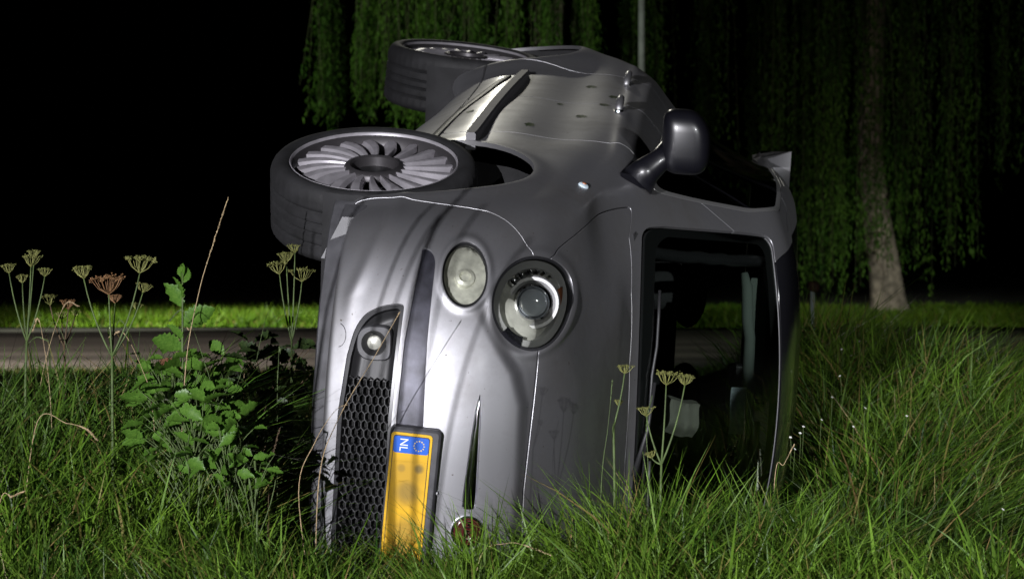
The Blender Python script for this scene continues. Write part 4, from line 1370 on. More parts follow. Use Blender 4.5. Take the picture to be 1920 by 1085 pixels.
def field(name, x0, x1, y0, y1, dens, hfun, mat, wd, seg=3, straw=.12, wide=None, keep=None, lean=.35, bias=(0, 0)):
    n = int((x1-x0)*(y1-y0)*dens)
    # tufts: blades gather round tuft centres
    nt = max(8, n//16)
    tx = RNG.uniform(x0, x1, nt); ty = RNG.uniform(y0, y1, nt)
    t = RNG.integers(0, nt, n)
    loose_ = RNG.random(n) < .35
    x = np.where(loose_, RNG.uniform(x0, x1, n), tx[t]+RNG.normal(0, .022, n)*(1+wd*60)); y = np.where(loose_, RNG.uniform(y0, y1, n), ty[t]+RNG.normal(0, .022, n)*(1+wd*60))
    half = 960/4815*y*1.08+.25
    k = (np.abs(x) < half) & ~under_car(x, y, terrain(x, y))
    if keep is not None: k &= keep(x, y)
    x, y, t = x[k], y[k], t[k]; n = len(x)
    h = hfun(x, y)*RNG.uniform(.45, 1.15, n)*(.8+.45*RNG.random(nt)[t])
    lx = RNG.normal(0, lean*1.25, n)+(x-tx[t])*3*0+bias[0]+.30*noise2(x, y, 2.2, 5); ly = RNG.normal(0, lean, n)+bias[1]+.25*noise2(x, y, 2.0, 9)
    curl = RNG.uniform(0, 1.1, n)
    tint = np.where(RNG.random(n) < straw, RNG.uniform(.4, .95, n), RNG.uniform(0, .10, n))
    w = wd*RNG.uniform(.6, 1.35, n)
    o = blades(name, x, y, h, w, lx, ly, curl, tint, mat, seg)
    return tag(o, kind="stuff")

def h_near(x, y):
    h = .215+.09*noise2(x, y, 5.5, 1)
    h = h+.10*np.exp(-((x-.30)/.20)**2)*sm(5.6, 6.2, y)+.115*np.exp(-((x+.09)/.10)**2)          # the tuft before the windscreen
    h = h-.10*sm(.55, .85, x)
    return np.clip(h, .12, .6)
field("foreground_grass", -1.5, 1.5, 4.7, 6.15, 6000, lambda x, y: h_near(x, y)*.86, M['grass'], .0036, 4, .08)
field("foreground_grass", -1.6, 1.6, 6.0, 6.75, 6000, h_near, M['grass'], .0036, 4, .08, keep=lambda x, y: (y < 6.52+.12*sm(.1, .5, x)) | (np.abs(x+.1) > .62))
# rank grass in and beyond the ditch, right of the car
field("ditch_grass", .85, 2.1, 6.6, 8.6, 4200, lambda x, y: .25+.10*noise2(x, y, 3, 3), M['grass_dark'], .0036, 4, .12, bias=(.35, 0))
field("bank_grass", .9, 3.4, 8.4, 12.5, 2800, lambda x, y: .32+.14*noise2(x, y, 3.2, 4), M['grass'], .0046, 3, .14, bias=(.15, 0))
# left of the car
field("foreground_grass", -1.9, -.50, 6.6, 7.9, 5200, lambda x, y: .25+.09*noise2(x, y, 4, 12), M['grass_dark'], .0038, 4, .10, keep=lambda x, y: (y-6.5 < (-.52-x)*2.6), bias=(.15, 0))
field("ditch_grass", -1.9, -.62, 7.9, 8.6, 2600, lambda x, y: .36+.08*noise2(x, y, 3, 6), M['grass_dark'], .0036, 4, .08, bias=(.2, 0), keep=lambda x, y: x < -.72-.25*noise2(x*0, y, 4, 2))
field("bank_grass", -3.0, -.55, 8.2, 12.5, 2300, lambda x, y: .27+.08*noise2(x, y, 2.6, 7), M['grass_dark'], .0046, 3, .12)
field("bank_grass", -3.6, 3.6, 12.4, 17.0, 800, lambda x, y: .24+.06*noise2(x, y, 2, 8), M['grass_dark'], .006, 2, .12)
field("roadside_grass", -5.0, 5.0, 17.0, 24.0, 330, lambda x, y: np.interp(y, [17, 21, 24], [.20, .12, .06])+0*x, M['grass_dark'], .009, 2, .12)
# broad long blades leaning out of the mass
field("broad_grass", 1.05, 2.0, 7.2, 9.2, 300, lambda x, y: .38+.12*noise2(x, y, 4, 13), M['grass'], .0060, 5, .06, bias=(.65, -.1), lean=.18)
field("broad_grass", -1.5, -.9, 6.2, 7.3, 160, lambda x, y: .40+0*x, M['grass'], .0055, 5, .06, bias=(.25, 0), lean=.3)
field("broad_grass", -.9, 1.3, 5.6, 6.5, 260, lambda x, y: .24+.09*np.exp(-((x-.30)/.2)**2), M['grass'], .0052, 5, .06, lean=.35)
# lit verge across the road and the lawn round the willows
field("far_verge_grass", -9.5, 9.5, 40.2, 41.4, 160, lambda x, y: .12+0*x, M['lawn'], .012, 2, .1)
field("far_verge_grass", -9.5, 9.5, 41.0, 47, 420, lambda x, y: .24+.10*noise2(x, y, 2.5, 11), M['lawn'], .014, 2, .06)
field("far_verge_grass", -11, 12, 47, 58, 90, lambda x, y: .20+0*x, M['lawn'], .022, 2, .06)

# ------------------------------------------------------------------ where the camera's pixels lie at a given distance (used once, to read positions off the photograph)
def at(u, v, y):
    xc, yc = (u-960)/4815.4, (v-542.5)/4815.4
    d = Vector((xc, math.cos(PITCH)+yc*-math.sin(PITCH), -yc*math.cos(PITCH)-math.sin(PITCH)))
    s_ = y/d.y
    return Vector((d.x*s_, y, CAM_H+d.z*s_))

# ------------------------------------------------------------------ umbellifers
M['stem'] = simple("green_stem", (.055, .085, .022), .7, noise=.4, scale=30)
M['stem_brown'] = simple("brown_stem", (.07, .045, .022), .8, noise=.3, scale=30)
M['umbel'] = leaf_mat("seed_umbel", (.11, .12, .03), (.24, .24, .08), 90, .15, .7)
M['umbel_brown'] = leaf_mat("brown_umbel", (.14, .07, .03), (.26, .15, .07), 90, .15, .7)
M['straw'] = simple("dry_straw", (.30, .22, .12), .7, noise=.35, scale=60)
M['leaf'] = leaf_mat("broad_leaf", (.045, .115, .014), (.10, .20, .030), 14, .3, .4)
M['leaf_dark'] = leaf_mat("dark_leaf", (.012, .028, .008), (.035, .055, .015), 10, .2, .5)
M['leaf_red'] = leaf_mat("reddish_leaf", (.14, .06, .035), (.22, .11, .06), 14, .25, .6)

def curve_pts(a, b, bend, n=7):
    a, b = Vector(a), Vector(b); m = a.lerp(b, .5)+Vector(bend)
    return [a.lerp(m, t).lerp(m.lerp(b, t), t) for t in np.linspace(0, 1, n)]

def umbel_head(parent, top, dirv, size, mat, rays=13, rng=random):
    """rays spread like an umbrella's ribs, each ending in a tiny cluster"""
    bm = bmesh.new()
    d = Vector(dirv).normalized(); a_ = d.orthogonal().normalized(); b_ = d.cross(a_)
    for k in range(rays):
        an = 2*math.pi*k/rays+rng.uniform(-.15, .15)
        rr = size*(1 if k % 3 else .45)*rng.uniform(.66, 1.14)
        out = (a_*math.cos(an)+b_*math.sin(an))
        hh = size*(1.0+.15*(1-rr/size))*rng.uniform(.88, 1.06)
        e = Vector(top)+out*rr+d*hh
        tube(bm, [Vector(top), Vector(top)+out*rr*.62+d*hh*.42, e], [.0011, .0009, .0007], 4, cap=False)
        for q in range(15):
            v = Vector((rng.gauss(0, 1), rng.gauss(0, 1), rng.gauss(0, .5)))
            v = v.normalized()*rng.uniform(.25, 1)*size*.24
            c = e+v+d*size*.05; s_ = size*rng.uniform(.05, .10)
            n1 = Vector((rng.gauss(0, 1), rng.gauss(0, 1), rng.gauss(0, 1))).normalized(); n2 = n1.orthogonal().normalized(); n3 = n1.cross(n2)
            vs = [bm.verts.new(c+n1*s_), bm.verts.new(c+n2*s_*.7), bm.verts.new(c-n1*s_*.6), bm.verts.new(c-n2*s_*.7), bm.verts.new(c+n3*s_*.7)]
            for tri in ((0, 1, 4), (1, 2, 4), (2, 3, 4), (3, 0, 4), (0, 3, 1), (3, 2, 1)): bm.faces.new([vs[i] for i in tri])
    return bm_obj("umbel", bm, mat, parent, smooth=False)

def umbel_plant(name, label, base, heads, joint, smat, group="umbellifers gone to seed", rng=random.Random(3)):
    t = thing(name, label, "wild plant", group, base)
    inv = Vector(base)
    g = Vector(base)
    ground = Vector((base[0], base[1], float(terrain(base[0], base[1]))-.03))
    J = Vector(joint)
    bm = bmesh.new()
    tube(bm, [p-inv for p in curve_pts(ground, J, (rng.uniform(-.02, .02), 0, 0))], [.0045, .0042, .004, .0038, .0036, .0034, .003], 7)
    bm_obj("stem", bm, smat, t)
    for (p, size, mt) in heads:
        p = Vector(p); d = (p-J)
        bm = bmesh.new()
        cp_ = curve_pts(J, p, ((p.x-J.x)*.18, 0, -.02*abs(p.x-J.x)*8), 7)
        tube(bm, [q-inv for q in cp_], [.0028, .0026, .0024, .0022, .002, .0018, .0016], 6)
        bm_obj("branch", bm, smat, t)
        dv = (cp_[-1]-cp_[-2]).normalized()+Vector((0, 0, 1.2))
        umbel_head(t, p-inv, dv, size, mt, rays=rng.choice((13, 15, 17)), rng=rng)
    return t

U, UB = M['umbel'], M['umbel_brown']
def hd(u, v, y, s, m=None): return (at(u, v, y), s, m or U)
y0 = 6.9
umbel_plant("umbellifer", "umbellifer at the far left edge with four small spread heads", tuple(at(52, 720, y0)), [hd(17, 512, y0, .020), hd(58, 500, y0, .026), hd(42, 530, y0+.05, .018), hd(84, 518, y0, .018), hd(64, 484, y0+.06, .018)], at(50, 640, y0), M['stem'])
y0 = 6.6
umbel_plant("umbellifer", "tallest left umbellifer whose forked stalks carry a brown middle head", tuple(at(212, 760, y0)), [hd(157, 522, y0, .026), hd(204, 552, y0, .040, UB), hd(262, 512, y0, .036), hd(268, 548, y0+.04, .020), hd(216, 568, y0+.05, .018, UB), hd(256, 580, y0+.04, .014)], at(210, 668, y0), M['stem'])
y0 = 7.1
umbel_plant("umbellifer", "low umbellifer with flat brownish heads left of the tallest one", tuple(at(118, 760, y0)), [hd(94, 572, y0, .024), hd(128, 580, y0, .022, UB), hd(116, 598, y0+.05, .016), hd(141, 592, y0+.08, .013)], at(120, 650, y0), M['stem_brown'])
umbel_plant("umbellifer", "umbellifer standing against the underside of the car below the front wheel", tuple(at(540, 760, 7.4)), [hd(553, 474, 7.4, .020), hd(537, 492, 7.45, .024), hd(524, 514, 7.4, .030), hd(566, 528, 7.4, .032)], at(547, 640, 7.4), M['stem'])
y0 = 6.42
umbel_plant("umbellifer", "yellow-green umbellifer in front of the windscreen", tuple(at(1238, 930, y0)), [hd(1249, 722, y0, .030), hd(1284, 722, y0, .022), hd(1212, 780, y0+.03, .020), hd(1222, 858, y0, .014)], at(1240, 870, y0), M['stem'])
umbel_plant("umbellifer", "small pale umbellifer before the edge of the car bonnet", tuple(at(1150, 900, 6.45)), [hd(1171, 700, 6.45, .018), hd(1160, 760, 6.47, .012)], at(1150, 800, 6.45), M['stem'])

# ------------------------------------------------------------------ broad leaves
def leaf_mesh(L, W, lobes, rng, curl=.25, tooth=.12):
    """a veined leaf folded along its midrib, with toothed or lobed edges"""
    bm = bmesh.new(); n = 14; left, mid, right = [], [], []
    for i in range(n+1):
        t = i/n
        w = W*math.sin(math.pi*min(1, t**.75))**.8*.5
        if lobes: w *= .62+.38*abs(math.cos(math.pi*lobes*t))
        w *= 1+tooth*(1 if i % 2 else -1)
        w = max(w, .0008)
        z = -curl*L*t*t+.01*L*math.sin(t*9)
        mid.append(bm.verts.new((L*t, 0, z)))
        left.append(bm.verts.new((L*t+w*.25, w, z+w*.35+.05*W*(i % 2)))); right.append(bm.verts.new((L*t+w*.25, -w, z+w*.30+.05*W*(i % 2))))
    for i in range(n):
        bm.faces.new((mid[i], mid[i+1], left[i+1], left[i])); bm.faces.new((right[i], right[i+1], mid[i+1], mid[i]))
    me = D.meshes.new("leaf"); bm.to_mesh(me); bm.free()
    me.polygons.foreach_set("use_smooth", [True]*len(me.polygons))
    return me
lr = random.Random(11)
LEAVES = {}
for k, (mt, lob) in enumerate((('leaf', 0), ('leaf', 3), ('leaf_dark', 2), ('leaf_red', 0), ('leaf', 2))):
    me = leaf_mesh(1, .62 if lob != 3 else .75, lob, lr); me.materials.append(M[mt]); LEAVES[k] = me
def put_leaf(parent, base, rootw, kind, L, az, el, roll=0):
    o = D.objects.new("leaf", LEAVES[kind]); link(o, parent)
    o.location = Vector(base)-Vector(rootw)
    o.rotation_euler = Matrix.Rotation(az, 3, 'Z').to_4x4().to_euler() if False else (Matrix.Rotation(az, 4, 'Z')@Matrix.Rotation(-el, 4, 'Y')@Matrix.Rotation(roll, 4, 'X')).to_euler()
    o.scale = (L, L, L)
    return o
# the upright leafy stalk
y0 = 6.75
base = at(338, 760, y0)
t = thing("leafy_plant", "upright plant with big toothed leaves between road and car", "wild plant", None, base)
bm = bmesh.new(); tube(bm, [p-base for p in curve_pts(Vector((base.x, base.y, float(terrain(base.x, base.y))-.02)), at(342, 512, y0), (.004, 0, 0), 9)], [.005, .0048, .0046, .0044, .004, .0036, .003, .0025, .002], 7)
bm_obj("stem", bm, M['stem'], t)
for (u, v, L, az, el, roll, kd) in [(341, 655, .085, 195, 25, 1.1, 0), (341, 640, .060, 160, 55, .9, 0), (344, 612, .095, 8, 35, -1.2, 0), (342, 600, .075, 20, 18, 1.3, 0), (340, 575, .075, 170, 60, 1.2, 1), (340, 560, .06, 150, 80, .8, 0), (343, 530, .045, 40, 70, 1.2, 0), (342, 520, .04, 120, 75, -1, 0),
                                     (341, 690, .09, 230, 10, .7, 0), (343, 690, .075, -20, 15, -1, 4), (338, 700, .07, 205, 40, .8, 3), (344, 720, .08, 10, 5, 1.1, 1)]:
    put_leaf(t, at(u, v, y0), base, kd, L, math.radians(az), math.radians(el), roll)
# low rosettes of lobed leaves
def rosette(name, label, u, v, y, spread, n, kinds, Ls, group=None, mat='stem'):
    c = at(u, v, y); t = thing(name, label, "wild plant", group, c)
    gz = float(terrain(c.x, c.y))
    bm = bmesh.new()
    for k in range(n):
        a = lr.uniform(0, 2*math.pi); r = spread*math.sqrt(lr.random())
        p = c+Vector((r*math.cos(a), r*math.sin(a)*.6, lr.uniform(-.7, .75)*spread))
        q0 = Vector((c.x+.25*(p.x-c.x)+lr.uniform(-.01, .01), c.y+.3*(p.y-c.y), max(gz, p.z-lr.uniform(.06, .16))))
        tube(bm, [q-c for q in curve_pts(q0, p, (lr.uniform(-.02, .02), 0, .01), 5)], [.0018, .0016, .0014, .0012, .0010], 4)
        put_leaf(t, p, c, lr.choice(kinds), lr.uniform(*Ls), lr.uniform(0, 2*math.pi) if lr.random() < .4 else (0 if lr.random() < .5 else math.pi)+lr.uniform(-.7, .7), lr.uniform(-.5, .8), lr.uniform(-1.3, 1.3))
    tube(bm, [q-c for q in curve_pts((c.x, c.y, gz-.02), c+Vector((.01, 0, spread*.3)), (.02, .01, 0), 7)], .003, 6)
    bm_obj("stalks", bm, M[mat], t)
rosette("lobed_leaf_plant", "bright green lobed-leaf plant in the grass left of the grille", 362, 800, 6.5, .135, 84, (1, 1, 4, 0), (.035, .07))
rosette("lobed_leaf_plant", "leafy weed at the foot of the upright toothed-leaf plant", 318, 712, 6.75, .09, 34, (1, 0, 4), (.035, .07))
rosette("lobed_leaf_plant", "bright weed with lobed leaves between the big one and the dark ditch", 432, 835, 6.45, .08, 30, (1, 4), (.032, .06))
rosette("lobed_leaf_plant", "small lobed-leaf plant low beside the lower bumper edge", 470, 880, 6.4, .075, 16, (1, 4), (.03, .055))
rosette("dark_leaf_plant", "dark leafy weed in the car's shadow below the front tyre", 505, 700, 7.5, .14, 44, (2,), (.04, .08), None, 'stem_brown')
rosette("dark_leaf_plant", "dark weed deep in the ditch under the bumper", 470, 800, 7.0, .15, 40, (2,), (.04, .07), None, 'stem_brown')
rosette("broad_leaf_plant", "broad-leaved weed halfway between the upright plant and the car", 410, 700, 6.9, .08, 18, (0, 2, 4), (.05, .08))

# ------------------------------------------------------------------ dry grass stalks with seed heads
def stalk(name, label, pts, r, seed_from, seed_r, mat=None, group="dry grass stalks with seed heads"):
    pts = [Vector(p) for p in pts]; root = pts[0].copy()
    t = thing(name, label, "grass stalk", group, root)
    C_ = []
    for i in range(len(pts)-1):
        p0 = pts[max(i-1, 0)]; p1 = pts[i]; p2 = pts[i+1]; p3 = pts[min(i+2, len(pts)-1)]
        for q in np.linspace(0, 1, 9)[:-1]:
            C_.append(.5*(2*p1+(p2-p0)*q+(2*p0-5*p1+4*p2-p3)*q*q+(3*p1-p0-3*p2+p3)*q**3))
    C_.append(pts[-1])
    bm = bmesh.new(); n = len(C_); tube(bm, [c-root for c in C_], [r*(1-.6*i/n) for i in range(n)], 6)
    bm_obj("stem", bm, mat or M['straw'], t)
    if seed_r:
        bm = bmesh.new(); rs = random.Random(int(root.x*1000))
        i0 = int(n*seed_from)
        for i in range(i0, n-1):
            for q in range(7):
                c = C_[i].lerp(C_[i+1], rs.random())-root
                tdir = (C_[i+1]-C_[i]).normalized()
                o_ = Vector((rs.gauss(0, 1), rs.gauss(0, 1), rs.gauss(0, 1))); o_ = (o_-tdir*o_.dot(tdir)).normalized()
                f_ = math.sin(math.pi*min(1, max(.08, (i-i0)/(n-1-i0))))**.5
                tip = c+tdir*.006*rs.uniform(.7, 1.5)+o_*seed_r*f_
                s_ = tdir.cross(o_)*.0009
                a, b, d_, e = [bm.verts.new(v) for v in (c-s_, c+s_, tip+s_*.5, tip-s_*.5)]
                bm.faces.new((a, b, d_, e))
                m2 = bm.verts.new(c.lerp(tip, .5)+o_*.0012); bm.faces.new((a, m2, e)); bm.faces.new((b, d_, m2))
        bm_obj("seed_head", bm, mat or M['straw'], t, smooth=False)
    return t
def foot(u, y): return Vector((at(u, 900, y).x, y, float(terrain(at(u, 900, y).x, y))))
y0 = 6.7
stalk("grass_stalk", "tall lone grass stalk leaning right before the black night", [foot(335, y0), at(348, 690, y0), at(372, 552, y0), at(398, 462, y0), at(427, 374, y0)], .0016, .62, .0022)
y0 = 6.35
stalk("grass_stalk", "long bent straw crossing the fog lamp", [foot(590, y0), at(598, 900, y0), at(634, 786, y0), at(700, 672, y0), at(748, 588, y0)], .0015, .93, .0012)
stalk("grass_stalk", "straw arching over the lower bumper edge toward the grille", [foot(590, y0), at(560, 925, y0), at(590, 830, y0), at(628, 770, y0), at(652, 758, y0)], .0013, 1, 0)
stalk("grass_stalk", "reddish seed head beside the bumper's lower edge", [foot(500, 6.5), at(505, 880, 6.5), at(512, 850, 6.5), at(524, 805, 6.5)], .0012, .55, .0028, M['stem_brown'])
stalk("grass_stalk", "drooping pale seed head in the left grass", [foot(40, 6.5), at(70, 790, 6.5), at(125, 793, 6.5), at(160, 803, 6.5), at(180, 822, 6.5)], .0012, .6, .0030)
stalk("grass_stalk", "brown seed head leaning right of the lobed leaves", [foot(420, 6.6), at(432, 820, 6.6), at(455, 795, 6.6), at(482, 770, 6.6)], .0012, .55, .0024, M['stem_brown'])
stalk("grass_stalk", "short pale seed head at the lower left corner", [foot(-30, 6.2), at(0, 940, 6.2), at(22, 930, 6.2), at(42, 922, 6.2)], .0012, .5, .003)
stalk("grass_stalk", "thin dry stalk rising in the dark left of the bumper", [foot(455, 7.0), at(456, 860, 7.0), at(457, 760, 7.0), at(458, 690, 7.0)], .0012, 1, 0)
stalk("grass_stalk", "bowed straw hanging over the badge at the bottom", [foot(880, 6.1), at(900, 1045, 6.1), at(950, 1018, 6.1), at(985, 1022, 6.1), at(1032, 1040, 6.1)], .0012, .7, .0022)
stalk("grass_stalk", "thin stalk standing right of the windscreen's foot", [foot(1440, 6.9), at(1452, 905, 6.9), at(1470, 870, 6.9), at(1488, 835, 6.9)], .0012, .8, .0018)
stalk("grass_stalk", "slender green stalk rising before the bonnet", [foot(1120, 6.4), at(1128, 900, 6.4), at(1140, 800, 6.4), at(1148, 715, 6.4)], .0014, .8, .0014, M['stem'])
stalk("grass_stalk", "green stalk with loose ear left of the windscreen umbellifer", [foot(1205, 6.45), at(1215, 900, 6.45), at(1212, 800, 6.45), at(1222, 745, 6.45)], .0012, .5, .0018, M['stem'])

tg = random.Random(17)
tl_ = ["thin bent stem at the left edge among the umbellifers", "curved stem crossing before the left umbellifer", "short arching stem between the two left umbellifers", "stem leaning left across the brown-headed umbellifer", "stem rising between the brown heads and the tallest umbellifer", "bent stem right of the tallest umbellifer", "stem leaning over the upright leafy plant", "stem leaning toward the road beside the leafy plant", "arched stem in the gap before the dark weed", "thin stem just left of the car's lower edge"]
for k, u in enumerate([5, 70, 95, 150, 185, 285, 320, 400, 470, 520]):
    y_ = tg.uniform(6.6, 7.2); v = tg.uniform(540, 660); du = tg.uniform(-60, 60)
    stalk("grass_stalk", tl_[k], [foot(u-du*.3, y_), at(u, 760, y_), at(u+du*.35, (760+v)/2, y_), at(u+du, v, y_), at(u+du*1.5, v+tg.uniform(-8, 22), y_)], .0011, .72, tg.choice((0, .0016, .0020)), tg.choice((M['stem'], M['straw'], M['stem'])))

# stems added out of view at left to cast shadow streaks on the bumper
sr = random.Random(8)
for k, (x_, y_, h_) in enumerate([(-1.30, 3.3, 1.18), (-1.22, 3.6, 1.10), (-1.16, 3.9, 1.22), (-1.27, 4.0, 1.15), (-1.10, 4.15, 1.12), (-1.27, 4.3, 1.20), (-1.34, 3.7, 1.24), (-1.24, 4.45, 1.08), (-1.42, 4.6, 1.10)]):
    z_ = float(terrain(x_, y_)); ln = sr.uniform(.08, .22)
    stalk("shadow_stem", "tall grass stem added out of view to cast streaks on the bumper", [(x_, y_, z_), (x_+ln*.3, y_, z_+h_*.4), (x_+ln*.7, y_+.02, z_+h_*.75), (x_+ln*1.1, y_+.03, h_+z_)], .0042, .7, .006, None, "unseen added stems that cast shadow streaks")

# ------------------------------------------------------------------ torn leaves stuck to the upturned doors
ll = ["torn dark leaf stuck nearest the front wheel on the car door", "long torn leaf on the door behind the moulding strip", "dark leaf scrap in the middle of the car door", "narrow leaf scrap under the door handle", "leaf scrap near the rear wheel arch", "small dark scrap beside the sill of the car", "curled scrap on the belt of the rear door"]
for k, (x_, z_, L_, a_) in enumerate([(-.75, .70, .075, 1.4), (-1.05, .84, .085, 1.7), (-1.35, .76, .05, 1.5), (-1.42, .90, .08, 1.75), (-1.95, .84, .09, 1.55), (-1.0, .49, .06, 1.2), (-1.7, .93, .09, 1.6)]):
    pp, nn = on_side(x_, z_, -1)
    o = D.objects.new("torn_leaf", LEAVES[2]); link(o)
    o.matrix_world = M_CAR@(basis(Vector(pp)+Vector(nn)*.0015, nn, (0, 0, 1))@Matrix.Rotation(a_-1.5, 4, 'Z')@Matrix.Diagonal((L_*.9, L_*.75, L_*.15, 1)))
    tag(o, ll[k], "leaf", "torn leaves stuck to the car")

# ------------------------------------------------------------------ small white flowers in the bank
M['petal'] = simple("white_petal", (.5, .5, .46), .7)
fr_ = random.Random(5)
fl0 = None
where = ["lowest but one by the windscreen's right edge", "in the close cluster beside the roof edge", "at the top of the close cluster beside the roof", "alone above the cluster, midway up the bank", "just above the cluster by the car roof", "right of the cluster, level with it", "nearest the car roof, lowest of the cluster", "high on the bank below the willow trunk", "high on the bank just right of the post", "a step right of the lone middle one", "furthest right on the leaning grass", "alone near the bottom right corner", "between the cluster and the post"]
for k_, (u, v, y) in enumerate([(1482, 820, 7.2), (1500, 812, 7.2), (1506, 800, 7.3), (1560, 745, 8.0), (1540, 787, 7.6), (1600, 800, 7.7), (1490, 842, 7.1), (1612, 640, 10.5), (1578, 655, 10), (1622, 765, 8.0), (1700, 780, 8.0), (1880, 955, 6.3), (1575, 705, 9)]):
    p = at(u, v, y); lb = "tiny white flower "+where[k_]
    if fl0 is None:
        t = thing("white_flower", lb, "flower", "tiny white flowers in the bank", p)
        bm = bmesh.new()
        for k in range(6):
            a = k*math.pi/3
            c = Vector((math.cos(a), math.sin(a), 0)); s_ = Vector((-math.sin(a), math.cos(a), 0))
            bm.faces.new([bm.verts.new(q) for q in ((0, 0, 0), c*.003+s_*.0016+Vector((0, 0, .001)), c*.005+Vector((0, 0, .002)), c*.003-s_*.0016+Vector((0, 0, .001)))])
        pe = bm_obj("petals", bm, M['petal'], t, smooth=False); pe.rotation_euler = (.7, 0, 0)
        bm = bmesh.new(); tube(bm, [(0, 0, 0), (.003, .004, -.03), (.0, .006, -.09)], .0006, 4); sm_ = bm_obj("stem", bm, M['stem'], t)
        fl0 = (t, pe, sm_)
    else:
        r_ = fl0[0].copy(); link(r_); r_.location = p; r_.rotation_euler = (0, 0, fr_.uniform(-1, 1)); r_["label"] = lb
        for c in fl0[1:]:
            d_ = c.copy(); link(d_, r_)

# ------------------------------------------------------------------ street lamp pole, roadside post
M['galv'] = simple("galvanised", (.42, .50, .47), .6, metal=.0, noise=.2, scale=8)
M['bark'] = simple("bark", (.20, .17, .13), .95, noise=.55, scale=6, bump=1.0, bscale=18)
M['rust'] = simple("rusty_cap", (.07, .03, .02), .8, noise=.4, scale=60)
px_ = at(1203, 100, 41.7)
lp = thing("street_lamp", "slim grey-green lamp post rising behind the overturned car", "street lamp", None, (px_.x, 41.7, 0))
bm = bmesh.new(); tube(bm, [(0, 0, 0), (0, 0, 1.0)], .085, 16); tube(bm, [(0, 0, 1.0), (0, 0, 3.5), (0, 0, 8.6)], [.060, .056, .048], 16)
bm_obj("pole", bm, M['galv'], lp)
bm = bmesh.new(); box(bm, (0, -.30, 8.65), (.20, .62, .10)); bevel(bm, .03, 3); bm_obj("lamp_head", bm, M['galv'], lp, angle=40)
px_ = at(1523, 600, 14.5)
gz = float(terrain(px_.x, 14.5))
ps = thing("roadside_post", "short grey post with a rust-red top right behind the car roof", "post", None, (px_.x, 14.5, gz))
zt = at(1523, 522, 14.5).z-gz
bm = bmesh.new(); box(bm, (0, 0, (zt-.06)/2), (.028, .03, zt-.06)); bevel(bm, .006, 2); bm_obj("post", bm, M['galv'], ps, angle=40)
bm = bmesh.new(); bmesh.ops.create_icosphere(bm, subdivisions=3, radius=.034, matrix=Matrix.Translation((.005, 0, zt-.045)))
for v_ in bm.verts: v_.co += Vector((noise2(v_.co.x*1, v_.co.z, 60, 3), 0, noise2(v_.co.z, v_.co.x, 70, 4)))*.014
bm_obj("cap", bm, M['rust'], ps)

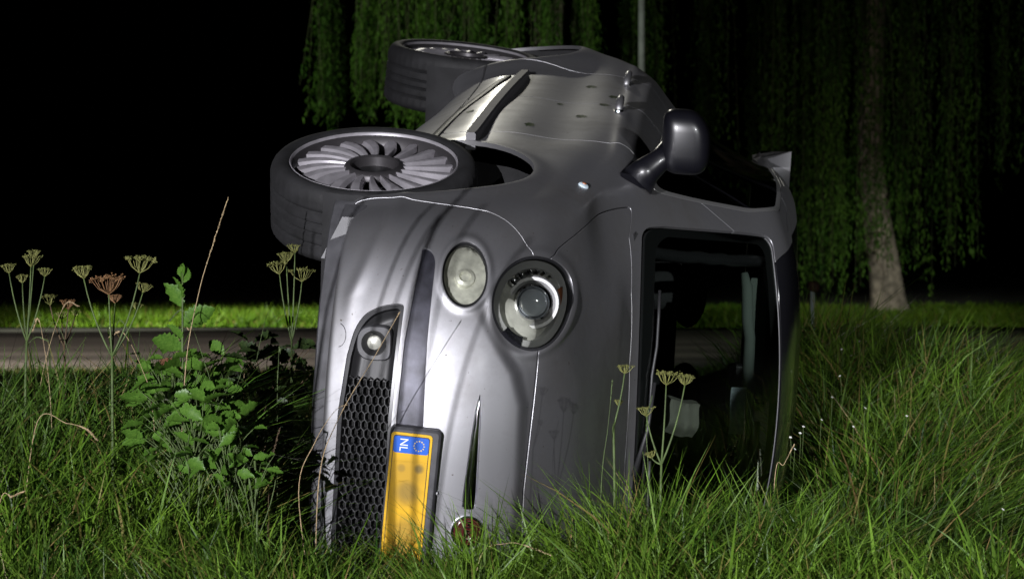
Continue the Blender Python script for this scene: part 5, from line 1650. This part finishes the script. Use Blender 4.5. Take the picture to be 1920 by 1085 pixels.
# ------------------------------------------------------------------ weeping willows
M['willow'] = leaf_mat("willow_leaf", (.022, .070, .008), (.085, .175, .022), .9, .25, .6)
def willow(name, label, cx, cy, trunk_pts, trunk_r, radius, n_strands, gaps, zlow, seed):
    rs = np.random.default_rng(seed)
    t = thing(name, label, "tree", None, (cx, cy, 0))
    bm = bmesh.new()
    P_ = [Vector(p) for p in trunk_pts]
    rings = tube(bm, P_, trunk_r, 22)
    for i, rg in enumerate(rings):
        for k, v_ in enumerate(rg):
            c = P_[i]; v_.co = c+(v_.co-c)*(1+.10*math.sin(k*1.9+i*.3)+.05*math.sin(k*5.1+i)+(.30*abs(math.sin(k*.86)) if i == 0 else 0))
    bm_obj("trunk", bm, M['bark'], t)
    bm = bmesh.new(); top = P_[-1]
    for k in range(11):
        a = 2*math.pi*k/11+rs.uniform(-.2, .2); r = radius*rs.uniform(.6, .95)
        e = top+Vector((r*math.cos(a), r*math.sin(a), rs.uniform(2.0, 3.2)))
        tube(bm, curve_pts(top+Vector((0, 0, -.3)), e, (0, 0, 1.0), 7), [.20, .17, .14, .11, .08, .06, .04], 8)
    bm_obj("limbs", bm, M['bark'], t)
    # strands: thin whips hung with narrow leaves; leaf sets go into one crown mesh, whips into another
    Vl, Fl = [], []; bm = bmesh.new(); nv = 0
    for s_ in range(n_strands):
        a = rs.uniform(0, 2*math.pi); r = radius*math.sqrt(rs.uniform(.08, 1))
        x, y = r*math.cos(a), r*math.sin(a)
        # whips hang in sheaves
        q_ = np.round(x/.55); x = x*.18+.82*(q_*.55+.16*math.sin(q_*7.3)+.11*rs.normal())
        if gaps(x+cx) or (960+(x+cx)/cy*4815 > 790 and abs(x) > .8 and math.sin(q_*12.9898)*43758.5 % 1 < .25): continue
        zb = zlow(x+cx, rs)
        zt_ = rs.uniform(5.4, 8.0)
        if zt_-zb < .6: continue
        sway = rs.normal(0, .10, 2)
        nl = int((zt_-zb)/.050)
        tt = rs.random(nl)**.9
        z = zb+(zt_-zb)*(1-tt)
        cx_ = x+sway[0]*tt+.04*np.sin(z*2.1+x*7); cy_ = y+sway[1]*tt
        ang = rs.uniform(0, 2*math.pi, nl); dn = rs.uniform(.5, 1.3, nl)
        L = rs.uniform(.08, .16, nl); w = .017
        dx, dy, dz = np.cos(ang)*np.cos(dn), np.sin(ang)*np.cos(dn), -np.sin(dn)
        sx, sy = -np.sin(ang)*w, np.cos(ang)*w
        jx = rs.normal(0, .03, nl); jy = rs.normal(0, .03, nl)
        p0 = np.stack([cx_+jx, cy_+jy, z], 1); dd = np.stack([dx, dy, dz], 1)*L[:, None]; ss = np.stack([sx, sy, 0*sx], 1)
        Q = np.stack([p0, p0+dd*.4+ss, p0+dd, p0+dd*.4-ss], 1).reshape(-1, 3)
        Vl.append(Q); Fl.append(nv+np.arange(nl*4).reshape(-1, 4)); nv += nl*4
        if s_ % 2 == 0:
            tube(bm, [(x, y, zt_), (x+sway[0]*.5, y+sway[1]*.5, (zt_+zb)/2), (x+sway[0], y+sway[1], zb)], [.010, .007, .004], 3, cap=False)
    bm_obj("whips", bm, M['whip'], t)
    cr_ = mesh_obj("crown", np.concatenate(Vl), np.concatenate(Fl), M['willow'], t, smooth=False)
    # leafy mass above the frame
    nl = 9000
    a = rs.uniform(0, 2*math.pi, nl); r = radius*np.sqrt(rs.random(nl)); z = 7.2+2.2*np.sqrt(np.clip(1-(r/radius)**2, 0, 1))*rs.uniform(.5, 1.1, nl)
    p0 = np.stack([r*np.cos(a), r*np.sin(a), z], 1); dd = rs.normal(0, .14, (nl, 3)); ss = rs.normal(0, .05, (nl, 3))
    mesh_obj("crown_top", np.stack([p0, p0+dd+ss, p0+2*dd, p0+dd-ss], 1).reshape(-1, 3), np.arange(nl*4).reshape(-1, 4), M['willow'], t, smooth=False)
    return t
def zl_left(x, rs):
    u = 960+x/46*4815
    b = float(np.interp(u, [600, 640, 700, 780, 900, 1100, 1210, 1240], [3.1, 3.1, 3.3, 3.0, 3.0, 2.6, 2.2, 2.4]))
    return .95+(b-.95)*1.15+abs(rs.normal(0, .6))
def zl_right(x, rs):
    u = 960+x/47*4815
    b = float(np.interp(u, [1230, 1330, 1420, 1540, 1600, 1640, 1700, 1760, 1900], [2.4, 2.2, 1.5, .3, .9, 2.2, .05, 1.2, 2.6]))
    return .95+(b-.95)*1.09+abs(rs.normal(0, .8))
willow("weeping_willow", "left weeping willow hanging behind the car's wheels, its trunk hidden by the car", .63, 46.0,
       [(0, 1.5, -.1), (.05, 1.5, 1.2), (.1, 1.5, 2.8), (0, 1.2, 4.6), (.1, .8, 6.2)], [.46, .36, .32, .29, .25], 4.75, 1650,
       lambda x: (960+x/46*4815 < 606) or (655 < 960+x/46*4815 < 680) or (960+x/46*4815 > 1225), zl_left, 21)
tx0 = at(1668, 600, 47).x
willow("weeping_willow", "right weeping willow with its pale leaning trunk showing at the lawn", tx0, 47.0,
       [(0, 0, -.1), (-.02, 0, .35), (-.10, 0, 1.0), (-.26, 0, 2.0), (-.36, 0, 3.2), (-.3, 0, 4.8), (-.2, 0, 6.3)], [.40, .33, .28, .24, .22, .20, .18], 4.6, 820,
       lambda x: (960+x/47*4815 < 1232) or (1350 < 960+x/47*4815 < 1368) or (1455 < 960+x/47*4815 < 1500) or (abs(x-tx0) > .9 and math.sin(round((x-tx0)/.55)*9.17)*43758.5 % 1 < .18) or (960+x/47*4815 > 1770 and random.random() < .75), zl_right, 22)
